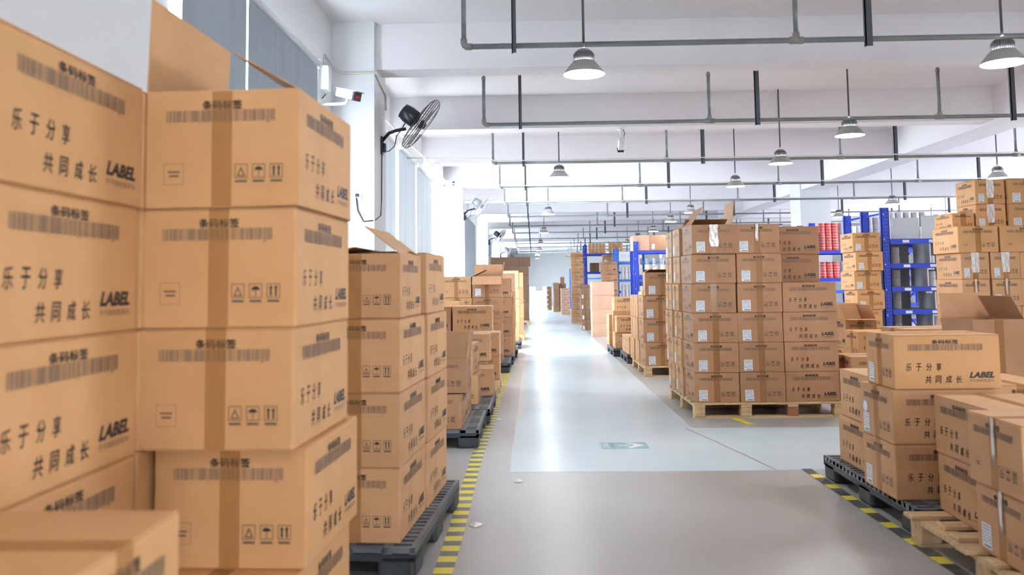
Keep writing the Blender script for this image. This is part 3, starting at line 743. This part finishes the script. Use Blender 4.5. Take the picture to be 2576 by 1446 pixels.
# -- second stack, on the scuffed black pallet
stack(-1.013, -.592, 3.935, 4.515, .145, .3355, 3, 'y', 'the front column on the scuffed black pallet', side=1, rot=-4, jit=.004, per={0: dict(lab='second from top tan carton in the front column on the scuffed black pallet'), 1: dict(lab='third from top tan carton in the front column on the scuffed black pallet'), 2: dict(lab='bottom tan carton at the front of the scuffed black pallet')})
carton(-1.02, -.60, 3.94, 4.46, 1.152, 1.452, 'y', 'open tan carton with a slanting flap below the wall fan', side=1, rot=-3, flaps={'-y': 38, '+y': 8, '+x': 5, '-x': 3})
stack(-.970, -.543, 4.55, 5.13, .145, .3355, 3, 'y', 'the rear column on the scuffed black pallet', side=1, rot=-4, jit=.004, per={0: dict(lab='second from top tan carton in the rear column on the scuffed black pallet'), 1: dict(lab='third from top tan carton in the rear column on the scuffed black pallet'), 2: dict(lab='bottom tan carton in the rear column on the scuffed black pallet')})
carton(-.985, -.545, 4.50, 5.09, 1.152, 1.475, 'y', 'tan carton topping the rear column behind the open slanting flap', side=1, rot=-3)
# -- loose pile on the exposed black pallets
carton(-1.03, -.597, 6.96, 7.51, .145, .428, 'y', 'greyish carton lowest at the front of the exposed black pallet', tone='grey', side=1, rot=-1)
carton(-1.03, -.597, 7.54, 8.06, .145, .428, 'y', 'carton right behind the greyish one on the exposed black pallet', side=1, rot=0)
carton(-.985, -.552, 6.96, 7.48, .429, .712, 'y', 'carton with its front flap standing tall on the greyish one', tone='grey', side=1, rot=0, flaps={'-x': 92, '-y': 97, '+y': 120, '+x': 120})
carton(-.995, -.555, 8.37, 8.93, .145, .428, 'y', 'lower tan carton of the pair behind the tall open flap', side=1, rot=1)
carton(-1.02, -.585, 8.38, 8.95, .429, .722, 'y', 'upper tan carton of the pair behind the tall open flap', side=1, rot=-3)
carton(-.985, -.440, 9.03, 9.46, .145, .425, 'x', 'single tan carton standing free at the end of the exposed pallets', side=1, rot=1, stick=True)
carton(-1.12, -.555, 9.88, 10.32, .145, .430, 'x', 'carton lying low on the half hidden wooden pallet', side=1)
carton(-1.08, -.512, 9.86, 10.30, .431, .735, 'x', 'wide tan carton on the half hidden wooden pallet beside the leaning flap', side=1)
carton(-1.70, -1.13, 9.86, 10.30, .145, .735, 'x', 'tall plain carton against the wall on the half hidden wooden pallet', side=1, prt=False)
carton(-.975, -.430, 10.56, 11.0, .145, .428, 'x', 'lower carton at the back edge of the half hidden wooden pallet', side=1, stick=True)
carton(-.965, -.425, 10.56, 11.0, .429, .715, 'x', 'upper carton at the back edge of the half hidden wooden pallet', side=1, stick=True)
stack(-1.09, -.56, 11.45, 11.95, 0.0, .34, 3, 'x', 'the column in front of the open-flap stack', side=1)
stack(-1.68, -1.11, 11.45, 11.95, 0.0, .34, 3, 'x', 'the wall-side column before the open-flap stack', side=1, tone='grey')
stack(-.925, -.478, 13.0, 13.55, .145, .322, 4, 'y', 'the stack with a drooping open flap', side=1, tone='grey', stick=True, top=dict(flaps={'-x': 215, '+x': 120, '-y': 100, '+y': 25}))
stack(-1.40, -.945, 13.0, 13.55, .145, .322, 4, 'y', 'the stack between wall and drooping flap', side=1, tone='tan')
carton(-1.55, -1.02, 12.2, 12.65, .0, .55, 'x', 'plain tall carton below the stack between wall and drooping flap', prt=False, side=1)
carton(-1.45, -1.02, 12.2, 12.65, .551, .85, 'x', 'open carton in front of the stack between wall and drooping flap', side=1, flaps={'+x': 80, '-x': 110, '+y': 95, '-y': 130})
stack(-.94, -.37, 14.1, 14.55, .145, .315, 4, 'x', 'the slogan-side stack behind the drooping flap', side=1, tone='grey', top=dict(tone='grey'))
stack(-.94, -.36, 14.6, 15.05, .145, .315, 3, 'x', 'the shorter stack right behind the slogan-side stack', side=1, tone='tan', top=dict(flaps={'+x': 200, '-x': 60, '-y': 20, '+y': 20}))
stack(-.90, -.345, 15.6, 16.1, .145, .34, 4, 'x', 'the stack topped with pink beyond the drooping flap', side=1, top=dict(tone='pink', prt=False))
stack(-.90, -.30, 17.6, 18.1, .145, .36, 4, 'x', 'the pale stack with white labels beyond the pink one', side=1, tone='tan', prt=False, stick=True)
stack(-.95, -.24, 20.2, 20.7, .145, .36, 4, 'x', 'the tan stack on the far wooden pallet', side=1, tone='tan', prt=False)
for c, (xa, xb) in enumerate(((-1.45, -.99), (-.985, -.525), (-.52, -.155))):
    wd = ('wall-side', 'middle', 'aisle-side')[c]
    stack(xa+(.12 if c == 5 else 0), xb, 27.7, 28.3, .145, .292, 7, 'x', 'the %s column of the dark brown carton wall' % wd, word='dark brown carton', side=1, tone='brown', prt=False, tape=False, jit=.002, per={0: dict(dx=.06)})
# -- six-row stack on the big wooden pallet
RS = .2855
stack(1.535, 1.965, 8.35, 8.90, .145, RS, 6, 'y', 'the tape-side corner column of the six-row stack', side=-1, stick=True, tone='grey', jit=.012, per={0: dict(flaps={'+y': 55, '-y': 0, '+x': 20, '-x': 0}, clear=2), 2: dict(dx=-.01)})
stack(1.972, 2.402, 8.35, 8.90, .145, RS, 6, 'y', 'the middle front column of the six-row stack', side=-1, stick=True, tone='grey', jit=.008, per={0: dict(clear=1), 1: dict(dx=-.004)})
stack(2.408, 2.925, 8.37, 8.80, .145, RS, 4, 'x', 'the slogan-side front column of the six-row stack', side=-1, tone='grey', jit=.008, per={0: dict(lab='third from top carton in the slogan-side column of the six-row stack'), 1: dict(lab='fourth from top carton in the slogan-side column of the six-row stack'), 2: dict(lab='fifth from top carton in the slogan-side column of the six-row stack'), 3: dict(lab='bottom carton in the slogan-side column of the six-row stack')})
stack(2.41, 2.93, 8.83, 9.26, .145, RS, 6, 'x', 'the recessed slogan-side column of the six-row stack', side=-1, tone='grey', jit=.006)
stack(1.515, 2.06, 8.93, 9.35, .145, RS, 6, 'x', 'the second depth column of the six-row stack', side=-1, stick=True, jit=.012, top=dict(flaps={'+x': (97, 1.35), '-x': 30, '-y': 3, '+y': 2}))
stack(1.505, 2.05, 9.37, 9.80, .145, RS, 6, 'x', 'the rear aisle-side column of the six-row stack', side=-1, stick=True, jit=.012)
carton(2.09, 2.40, 8.95, 9.5, .145, .145+RS*6-.02, 'y', 'tall carton hidden in the core of the six-row stack', side=-1, prt=False)
# -- stack with lifted flap and the low row behind
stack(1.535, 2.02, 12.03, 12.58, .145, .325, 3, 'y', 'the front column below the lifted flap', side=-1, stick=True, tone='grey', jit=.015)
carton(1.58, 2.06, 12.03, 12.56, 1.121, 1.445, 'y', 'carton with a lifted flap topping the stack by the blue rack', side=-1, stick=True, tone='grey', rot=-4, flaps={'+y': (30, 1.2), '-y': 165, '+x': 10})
stack(1.515, 2.06, 12.62, 13.03, .145, .325, 3, 'x', 'the second column behind the lifted-flap stack', side=-1, jit=.015, prt=False)
stack(1.505, 2.05, 13.07, 13.47, .145, .325, 3, 'x', 'the third column behind the lifted-flap stack', side=-1, jit=.015, prt=False)
stack(2.1, 2.6, 12.1, 13.4, .145, .325, 3, 'y', 'the long hidden column beside the lifted-flap stack', side=-1, prt=False)
carton(1.53, 2.08, 14.02, 14.43, .145, .428, 'x', 'front carton of the low row on the open-foot black pallet', side=-1)
carton(1.52, 2.07, 14.46, 14.90, .145, .428, 'x', 'second carton of the low row on the open-foot black pallet', side=-1)
carton(1.62, 2.17, 14.02, 14.43, .429, .85, 'x', 'taller carton on the front of the low row', side=-1, prt=False)
carton(1.44, 1.99, 15.35, 15.78, .145, .428, 'x', 'lower carton in the middle of the low row', side=-1)
carton(1.47, 2.02, 15.32, 15.75, .429, .712, 'x', 'upper carton in the middle of the low row', side=-1)
carton(1.45, 1.97, 15.80, 16.0, .145, .80, 'x', 'narrow upright carton in the low row', side=-1, prt=False)
carton(1.40, 1.95, 16.15, 16.6, .145, .428, 'x', 'lower carton at the far end of the low row', side=-1)
carton(1.40, 1.95, 16.15, 16.6, .429, .715, 'x', 'upper carton at the far end of the low row', side=-1)
stack(1.62, 2.15, 17.3, 17.75, 0, .34, 3, 'x', 'the column between the low row and the pink stack', side=-1, stick=True, jit=.01)
stack(2.0, 2.6, 15.9, 16.5, .145, .33, 3, 'y', 'the column rising behind the low row', side=-1, jit=.01, prt=False)
# -- pink stack and the far side of the aisle
stack(1.435, 1.985, 21.2, 21.75, 0.0, .3355, 4, 'x', 'the plain pink stack on the floor', word='pink carton', side=-1, tone='pink', prt=False, tape=False, jit=.006)
for k in range(4):
    pass
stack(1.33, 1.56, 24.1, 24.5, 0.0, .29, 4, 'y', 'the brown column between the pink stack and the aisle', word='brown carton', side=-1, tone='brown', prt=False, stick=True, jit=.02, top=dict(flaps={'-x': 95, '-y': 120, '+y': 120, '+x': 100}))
stack(1.60, 1.98, 24.6, 25.0, 0.0, .31, 4, 'y', 'the labelled column right behind the pink stack', side=-1, prt=False, stick=True, jit=.015, tone='grey')
stack(1.285, 1.70, 29.0, 29.4, 0.0, .247, 8, 'x', 'the very tall slogan-side column far down the aisle', side=-1, jit=.01)
carton(1.29, 1.68, 29.0, 29.4, 1.977, 2.20, 'x', 'open carton on top of the very tall far column', side=-1, flaps={'+x': 170, '-x': 165, '+y': 120, '-y': 150})
stack(2.15, 2.65, 27.0, 27.5, .0, .33, 6, 'x', 'the labelled far column below the orange rolls', side=-1, tone='grey', stick=True, jit=.02)
stack(1.155, 1.54, 36.4, 36.9, 0.0, .223, 5, 'x', 'the far pink column with printed slogans', word='pink carton', side=-1, tone='pink', jit=.006)
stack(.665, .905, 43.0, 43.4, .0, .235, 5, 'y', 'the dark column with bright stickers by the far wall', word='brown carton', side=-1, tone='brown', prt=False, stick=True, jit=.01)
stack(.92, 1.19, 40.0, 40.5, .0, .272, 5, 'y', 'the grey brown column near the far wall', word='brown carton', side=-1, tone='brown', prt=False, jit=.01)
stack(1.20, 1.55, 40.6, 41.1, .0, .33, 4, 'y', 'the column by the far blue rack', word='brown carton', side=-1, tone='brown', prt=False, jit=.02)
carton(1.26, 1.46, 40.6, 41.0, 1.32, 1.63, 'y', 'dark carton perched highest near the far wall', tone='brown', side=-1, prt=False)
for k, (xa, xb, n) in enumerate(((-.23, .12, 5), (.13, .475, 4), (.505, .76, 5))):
    stack(xa, xb, 49.0, 49.5, 0.0, .233, n, 'x', 'the %s column painted sunlit against the far wall' % ('first', 'second', 'third')[k], word='cream carton', side=-1, tone='cream', jit=.004)
black_pallet(.95, 1.25, 41.2, 42.0, 'tiny black pallet near the far wall')
# -- black pallet beside the dark tape
carton(1.887, 2.440, 4.63, 5.06, .145, .431, 'x', 'bottom carton of the three-high column with the round sticker', side=-1, stick=True, rot=.6)
cs = carton(1.884, 2.432, 4.63, 5.06, .432, .717, 'x', 'middle carton with a round sticker in the three-high column', side=-1, stick=True, rot=.8)
carton(1.905, 2.465, 4.63, 5.0, .718, 1.005, 'x', 'top carton of the three-high column, slogan side to the camera', side=-1, stick=True, rot=.2, tone='warm')
mb = MB(); mb.lathe([(.036, 0), (.0005, 0)], 20, ax='x'); st1 = mb.build('round_sticker', mat('sticker_blue', (0.25, 0.45, 0.85), 0.4), cs, loc=(-.2765, .14, .155))
MB().lathe([(.029, 0), (.0005, 0)], 20, ax='x').build('sticker_disc', mat('sticker_white', (0.85, 0.85, 0.88), 0.4), st1, loc=(-.0006, 0, 0))
carton(1.975, 2.41, 5.14, 5.70, .145, .431, 'y', 'lower carton behind the three-high column on the black pallet', side=-1, rot=.5)
carton(1.985, 2.42, 5.14, 5.69, .432, .728, 'y', 'upper carton behind the three-high column on the black pallet', side=-1, rot=-.8)
stack(2.49, 2.95, 4.9, 5.5, .145, .28, 2, 'y', 'the low pair beside the three-high column', side=-1, jit=.004)
# -- rough wooden pallet in the corner
carton(2.02, 2.45, 3.90, 4.45, .145, .431, 'y', 'lower carton at the back of the rough wooden pallet', side=-1, rot=-3)
carton(2.02, 2.455, 3.90, 4.45, .432, .718, 'y', 'upper carton at the back of the rough wooden pallet', side=-1, rot=-1)
carton(1.90, 2.45, 3.40, 3.83, .145, .431, 'x', 'lower carton with crumpled tape at the picture edge', side=-1, stick=True, clear=1, rot=-2)
carton(1.885, 2.44, 3.41, 3.84, .432, .727, 'x', 'upper carton with a shiny tape strip at the picture edge', side=-1, clear=1, rot=-1)
# -- cartons in the gap behind
stack(2.94, 3.40, 5.95, 6.4, .145, .285, 1, 'x', 'the base layer below the upright open carton', side=-1)
carton(3.0, 3.36, 5.98, 6.40, .432, 1.02, 'y', 'tall upright carton with open dark flaps near the picture edge', side=-1, rot=2, tone='grey', prt=False, flaps={'+x': 100, '-y': 62})
carton(3.42, 3.95, 5.98, 6.45, .145, .95, 'x', 'big plain carton beside the upright open one', side=-1, prt=False)
stack(2.98, 3.52, 7.0, 7.5, .145, .252, 3, 'x', 'the pale-topped column behind the three-high column', side=-1, jit=.01, stick=True)
stack(3.54, 4.05, 7.05, 7.5, .145, .252, 3, 'x', 'the flat-topped column next to the pale-topped one', side=-1, jit=.01)
carton(3.0, 3.55, 8.3, 8.75, .0, .30, 'x', 'low carton on the floor beside the big wooden pallet', side=-1)
carton(3.02, 3.57, 8.3, 8.75, .301, .57, 'x', 'pale-lit carton on the low one beside the big wooden pallet', side=-1)
stack(3.50, 3.95, 9.4, 9.8, .145, .30, 2, 'x', 'the short column beside the half-open carton', side=-1, tone='warm')
carton(3.66, 4.02, 10.2, 10.65, .145, .50, 'y', 'carton carrying the half-open one beside the leaning column', side=-1)
carton(3.66, 4.02, 10.2, 10.65, .501, .84, 'y', 'half-open carton with a standing back flap beside the leaning column', side=-1, flaps={'+x': 92, '-y': 70, '+y': 110, '-x': 180})
# leaning six-carton column by the rack
stack(4.83, 5.235, 13.0, 13.55, .29, .287, 6, 'y', 'the leaning column beside the blue rack upright', side=-1, tone='warm', stick=True, jit=.03)
# -- tallest stack
RK = .287
stack(4.60, 4.90, 9.32, 9.90, .145, RK, 5, 'y', 'the corner column of the tallest stack', side=-1, stick=True, jit=.01, per={0: dict(clear=2, lab='carton with shiny tape second layer down in the tallest stack corner'), 1: dict(clear=1)})
stack(4.91, 5.22, 9.32, 9.90, .145, RK, 5, 'y', 'the second front column of the tallest stack', side=-1, stick=True, jit=.01, per={0: dict(clear=2), 1: dict(clear=1)})
stack(5.24, 5.80, 9.34, 9.78, .145, RK, 5, 'x', 'the outer front column of the tallest stack', side=-1, tone='warm', jit=.01)
carton(4.58, 5.01, 9.32, 9.90, .145+RK*5, .145+RK*6, 'y', 'orange-tinted carton in the sixth layer of the tallest stack corner', side=-1, tone='warm')
carton(5.03, 5.60, 9.32, 9.90, .145+RK*5, .145+RK*6, 'y', 'orange-tinted carton beside the corner one in the sixth layer', side=-1, tone='warm', clear=1)
carton(4.84, 5.09, 9.95, 10.4, .145, .145+RK*6, 'y', 'tall hidden carton at the back of the tallest stack', side=-1, prt=False)
stack(5.11, 5.45, 9.95, 10.4, .145, RK, 8, 'y', 'the rear peak of the tallest stack', side=-1, tone='warm', clear=2, stick=True, jit=.006)
stack(5.47, 5.95, 9.92, 10.4, .145, RK, 8, 'y', 'the outer rear peak of the tallest stack', side=-1, tone='warm', clear=2, stick=True, jit=.006)
carton(4.84, 5.09, 9.95, 10.4, .145+RK*6+.001, .145+RK*6+.19, 'y', 'flat carton on the stepped shoulder of the tallest stack', side=-1, tone='warm')

# ------------------------------------------------------------------ racks and rolls
def rack(x0, frames, y0, depths, levels, top, label, paint=M_BLUE, boards=True, labels=True):
    e = empty('storage_rack', (x0, y0, 0)); pw = .06
    for fx in frames:
        for dy in depths:
            mb = MB(); mb.box(fx-pw, fx+pw, dy, dy+.012, 0, top); mb.box(fx-pw, fx-pw+.01, dy, dy+.07, 0, top); mb.box(fx+pw-.01, fx+pw, dy, dy+.07, 0, top)
            u = mb.build('upright', paint, e)
            if dy == depths[0]:
                mb = MB(); z = .2; q = 0
                while z < top-.05:
                    for s_ in (-1, 1):
                        mb.quad((fx+s_*.022-.006, dy-.001, z), (fx+s_*.022+.006, dy-.001, z), (fx+s_*.022+.006+s_*.004, dy-.001, z+.022), (fx+s_*.022-.006+s_*.004, dy-.001, z+.022), 1 if (q % 7 == 3 and s_ < 0) else 0)
                    z += .055; q += 1
                mb.build('slot', [M_HOLE, M_HOLEW], u, kind='stuff')
        for a, b in zip(depths, depths[1:]):
            zz = .25; up = True
            while zz < top-.5:
                za, zb_ = (zz, zz+.45) if up else (zz+.45, zz)
                MB().tube([(fx, a+.04, za), (fx, b+.04, zb_)], .017, 4).build('brace', paint, e); zz += .45; up = not up
            MB().tube([(fx, a+.04, top-.08), (fx, b+.04, top-.08)], .017, 4).build('brace', paint, e)
    for fa, fb in zip(frames, frames[1:]):
        for li, z in enumerate(levels):
            for dy in (depths[0], depths[-1]+.03):
                bm_ = MB().box(fa+pw, fb-pw, dy, dy+.04, z-.075, z).build('beam', paint, e)
                if dy == depths[0] and labels:
                    for q in range(5):
                        lx = fa+.25+q*(fb-fa-.3)/5
                        MB().box(lx, lx+.10, dy-.003, dy, z-.06, z-.018).build('price_label', M_LABEL, bm_)
            if boards: MB().box(fa+.03, fb-.03, depths[0]+.04, depths[-1]+.03, z-.02, z-.003).build('shelf', M_GREYP, e)
    return tag(e, label, 'rack')
RX, RY = 5.40, 13.2; LV1 = [.16, .50, .845, 1.19, 1.545, 1.92]
r1 = rack(RX, [0, 2.3], RY, [0, .78, 1.56], LV1, 2.40, 'blue rack with perforated uprights, grey dividers and white rolls')
def divider(rk, x, y0, y1, z, h, label):
    e = empty('shelf_divider', (x, y0, z))
    MB().box(-.006, .006, 0, y1-y0, 0, h).build('panel', M_GREYP, e)
    MB().box(-.008, .008, -.012, 0, -.08, h).build('edge', M_WHITE, e)
    MB().box(-.05, .05, -.02, -.008, -.10, -.005).build('clip', M_WHITE, e)
    return tag(e, label, 'divider', 'grey dividers on the blue rack')
def backpanel(x0, x1, y, z, h, label):
    o = MB().box(x0, x1, y, y+.012, z, z+h).build('display_panel', M_GREYP if 'grey' in label else mat('pale_panel', (0.62, 0.66, 0.70), .5))
    return tag(o, label, 'panel', 'panels standing on the blue rack')
NMS = ['lowest', 'second', 'third', 'fourth', 'fifth', 'top']
for k, z in enumerate(LV1):
    if k == 0: continue
    if k < 5:
        divider(r1, RX+.62+.05*(k % 3), RY+.03, RY+.6, z, .31, 'white-edged divider on the %s shelf of the near blue rack' % NMS[k])
        backpanel(RX+.10, RX+.60, RY+.62, z, .30, 'dark grey panel beside the upright on the %s shelf' % NMS[k])
        backpanel(RX+.72, RX+1.25, RY+.62, z, .30, 'dark grey panel beyond the divider on the %s shelf' % NMS[k])
backpanel(RX+.16, RX+.56, RY+.12, 1.92, .33, 'pale upright panel on the top shelf beside the white rolls')
backpanel(RX+.60, RX+1.0, RY+.12, 1.92, .36, 'second pale upright panel on the top shelf')
ROLL = {}
def roll(x, y, z, rr, h, m, label, group, band=None):
    k = (rr, h, m.name)
    if k not in ROLL:
        a = MB(); a.lathe([(rr*.35, 0), (rr*.94, 0), (rr, .005), (rr, h*.47)], 20); a.lathe([(rr, h*.47), (rr*1.003, h*.5), (rr, h*.53)], 20, 1 if m in (M_ROLLR, M_ROLLO) else 0); a.lathe([(rr, h*.53), (rr, h-.009)], 20); a.lathe([(rr, h-.009), (rr*.9, h), (rr*.35, h)], 20, 1 if m in (M_ROLLR, M_ROLLO) else 0)
        c = MB(); c.lathe([(rr*.36, -.001), (rr*.36, h+.001), (rr*.30, h+.001), (rr*.30, -.001)], 16)
        ROLL[k] = (a.mesh('paper_roll', [m, M_WHITE]), c.mesh('core', M_CORE))
    o = link('paper_roll', ROLL[k][0], None, (x, y, z)); link('core', ROLL[k][1], o)
    return tag(o, label, 'roll', group)
LAYER = ['bottom', 'second', 'third', 'fourth', 'fifth', 'sixth']
def rolls(x0, n, dx, y, z, layers, rr, h, m, label, group, g=random.Random(9), ragged=False):
    for i in range(n):
        for j in range(layers if not ragged else g.randint(max(1, layers-1), layers)):
            roll(x0+i*dx, y, z+j*(h+.0005), rr, h, m, '%s, %s layer, %s along' % (label, LAYER[j], ORDW[i]), group)
            
# near blue rack
rolls(RX+.085, 1, .1, RY+.30, 1.92, 4, .05, .085, M_ROLLW, 'white roll in the column beside the near rack upright', 'white rolls beside the near rack upright')
rolls(RX+.62, 2, .11, RY+.28, 1.92, 2, .052, .10, M_ROLLW, 'white roll between the pale panels on the top shelf', 'white rolls between the pale panels')
rolls(RX+.28, 5, .125, RY+.45, 1.92, 4, .06, .11, M_ROLLW, 'white roll in the row topping the near rack panels', 'white rolls topping the near rack')
rolls(RX+1.0, 5, .125, RY+.45, 1.92, 4, .06, .10, M_ROLLW, 'white roll further along the near rack top', 'white rolls further along the near rack top', ragged=True)
for k, z in enumerate(LV1[1:5]):
    rolls(RX+.11, 2, .14, RY+.30, z, 2, .062, .13, M_ROLLS, 'silver grey roll beside the upright on the %s shelf' % NMS[k+1], 'silver rolls beside the upright, shelf '+NMS[k+1])
    rolls(RX+.80, 3, .135, RY+.30, z, 2 if k % 2 == 0 else 1, .06, .12, M_ROLLS if k < 2 else M_ROLLW, 'grey roll beyond the divider on the %s shelf' % NMS[k+1], 'rolls beyond the divider, shelf '+NMS[k+1])
# white rolls on the bay behind the frame
rolls(RX+.12, 4, .13, RY+.95, 1.92, 4, .062, .10, M_ROLLW, 'white roll packed just behind the near rack upright', 'white rolls behind the near upright')
rolls(RX+.12, 4, .13, RY+.95, 1.47, 3, .062, .12, M_ROLLW, 'white roll one shelf lower behind the near rack upright', 'white rolls one shelf lower behind the near upright')
rolls(RX+.12, 4, .13, RY+.95, 1.0, 3, .062, .12, M_ROLLS, 'grey roll low behind the near rack upright', 'grey rolls low behind the near upright')
# red rolls rack behind the six-row stack
r2 = rack(3.80, [0, 2.05, 4.2], 18.0, [0, .8], [.3, .82, 1.35, 1.93], 2.5, 'blue rack with red and white rolls behind the six-row stack', labels=False)
for lv, n in ((1.93, 5), (1.35, 3)):
    nm = 'upper' if lv > 1.5 else 'lower'
    rolls(6.02-3.80+3.80+.06, 3, .135, 18.12, lv, n, .066, .115, M_ROLLR, 'red wrapped roll on the %s red shelf behind the six-row stack' % nm, 'red rolls on the %s shelf' % nm)
    rolls(6.50, 2, .11, 18.14, lv, n, .05, .115, M_ROLLS, 'silver roll next to the red ones on the %s shelf' % nm, 'silver rolls next to the red ones, '+nm)
    rolls(6.74, 6, .135, 18.14, lv, n-1, .066, .125, M_ROLLW, 'white roll beside the silver ones on the %s shelf' % nm, 'white rolls beside the silver ones, '+nm)
stack(4.80, 5.28, 18.1, 18.6, 1.935, .22, 1, 'x', 'the rack top above the slogan-side column', side=-1, stick=True)
carton(5.75, 6.15, 18.1, 18.6, 1.935, 2.28, 'x', 'taller tan carton on the rack top beside the square column', side=-1, tone='warm')
carton(5.30, 5.72, 18.1, 18.6, 1.935, 2.22, 'x', 'labelled tan carton on the rack top beside the square column', side=-1, stick=True)
# rack with boxes on top, beyond the lifted flap
r3 = rack(2.64, [0, 2.4], 22.0, [0, .8], [.3, .95, 1.50, 2.13], 2.36, 'blue rack with cartons on its top beam and silver rolls', labels=False)
for k, (xa, xb) in enumerate(((2.58, 3.0), (3.01, 3.42), (3.43, 3.85), (3.87, 4.3))):
    carton(xa, xb, 22.05, 22.7, 2.132, 2.52, 'y', ('pinkish first', 'second', 'third', 'fourth')[k]+' carton along the top beam of the blue rack', side=-1, tone='pink' if k == 0 else 'grey', prt=False, stick=True, tape=False)
rolls(2.77, 4, .19, 22.3, 1.50, 2, .055, .22, M_ROLLS, 'silver roll below the top cartons of the blue rack', 'silver rolls below the top cartons')
rolls(2.74, 5, .20, 22.12, 1.50, 2, .075, .135, M_ROLLY, 'ivory roll in front of the silver rolls on the blue rack', 'ivory rolls on the blue rack')
rolls(2.74, 5, .20, 22.12, .95, 2, .075, .135, M_ROLLY, 'ivory roll on the lower shelf behind the lifted flap', 'ivory rolls on the lower shelf')
r4 = rack(2.74, [0, 2.4], 28.0, [0, .8], [.25, .84, 1.42, 2.0], 2.44, 'lighter blue rack with a white sign farther down the aisle', paint=M_BLUEL, labels=False)
for lv, nm in ((1.42, 'middle'), (.84, 'lower'), (.25, 'lowest')):
    rolls(2.92, 4, .12, 28.15, lv, 1, .055, .40, M_ROLLW, 'tall white roll on the %s shelf of the lighter blue rack' % nm, 'tall white rolls, %s shelf' % nm)
sgn = empty('shelf_sign', (2.80, 27.985, 2.03)); MB().box(0, .75, 0, .01, 0, .30).build('board', M_LABEL, sgn)
mb = MB(); put_text(mb, '拉丝银', .06, .68, .09, .22, 0); mb.build('sign_lettering', mat('sign_ink', (0.55, 0.62, 0.68), .5), sgn, loc=(0, -.002, 0), kind='stuff')
tag(sgn, 'white sign with faint lettering on the lighter blue rack', 'sign')
r5 = rack(2.02, [0, 2.2], 33.0, [0, .8], [.3, 1.0, 1.75, 2.45], 2.80, 'distant blue rack carrying orange rolls', labels=False)
rolls(2.20, 5, .135, 33.15, 2.45, 4, .062, .10, M_ROLLO, 'orange roll on the distant blue rack', 'orange rolls on the distant rack')
rolls(3.0, 4, .135, 33.15, 2.45, 4, .062, .10, M_ROLLO, 'orange roll in the farther half of the distant blue rack', 'orange rolls farther along the distant rack')
carton(2.20, 2.55, 33.1, 33.7, 1.752, 2.10, 'y', 'brown carton below the orange rolls on the distant rack', side=-1, tone='brown', prt=False)
stack(2.62, 3.1, 32.2, 32.8, 0, .34, 7, 'y', 'the labelled column in front of the orange rolls', side=-1, tone='grey', stick=True, jit=.015)
r6 = rack(1.98, [0, 2.2], 45.0, [0, .8], [.4, 1.0, 1.6], 2.1, 'faraway blue rack by the far wall', paint=M_BLUEL, labels=False)
# cartons and shelving beyond the near rack
r7 = rack(8.3, [0, 2.6, 5.2], 20.0, [0, .9], [.4, 1.0, 1.6, 2.1], 2.5, 'blue rack standing beyond the near rack of rolls', labels=False)
for k in range(5):
    carton(8.35+k*.62, 8.9+k*.62, 20.05, 20.6, 2.102, 2.40+.05*(k % 2), 'x', ORDW[k]+' brown carton along the rack top beyond the white rolls', side=-1, tone='brown', prt=False, stick=True)
r8 = rack(6.9, [0, 2.6, 5.2], 25.5, [0, .9], [.4, 1.0, 1.6, 2.2], 2.6, 'far blue rack of brown cartons beyond the square column', labels=False)
for k in range(7):
    carton(6.95+k*.66, 7.55+k*.66, 25.55, 26.1, 2.202, 2.62, 'x', ORDW[k]+' brown carton on the far rack beyond the square column', side=-1, tone='brown', prt=False)

# scraps of torn tape on the floor
for x, y, lab in ((-.33, 4.75, 'torn white scrap lying on the hazard tape beside the scuffed pallet'), (-.12, 5.78, 'small white scrap on the concrete before the painted lane'), (-.36, 8.35, 'pale torn tape scrap on the hazard tape further along')):
    mb = MB(); g = random.Random(int(x*100)); n = 7
    pts = [(x+.035*math.cos(2*PI*k/n)*g.uniform(.6, 1.3), y+.05*math.sin(2*PI*k/n)*g.uniform(.5, 1.2)) for k in range(n)]
    i = len(mb.v); mb.v += [(a, b, .003) for a, b in pts]+[(x, y, .014)]
    for k in range(n): mb.f.append((k, (k+1) % n, n)); mb.m.append(0)
    tag(mb.build('paper_scrap', M_WHITE), lab, 'scrap', 'torn scraps on the floor')
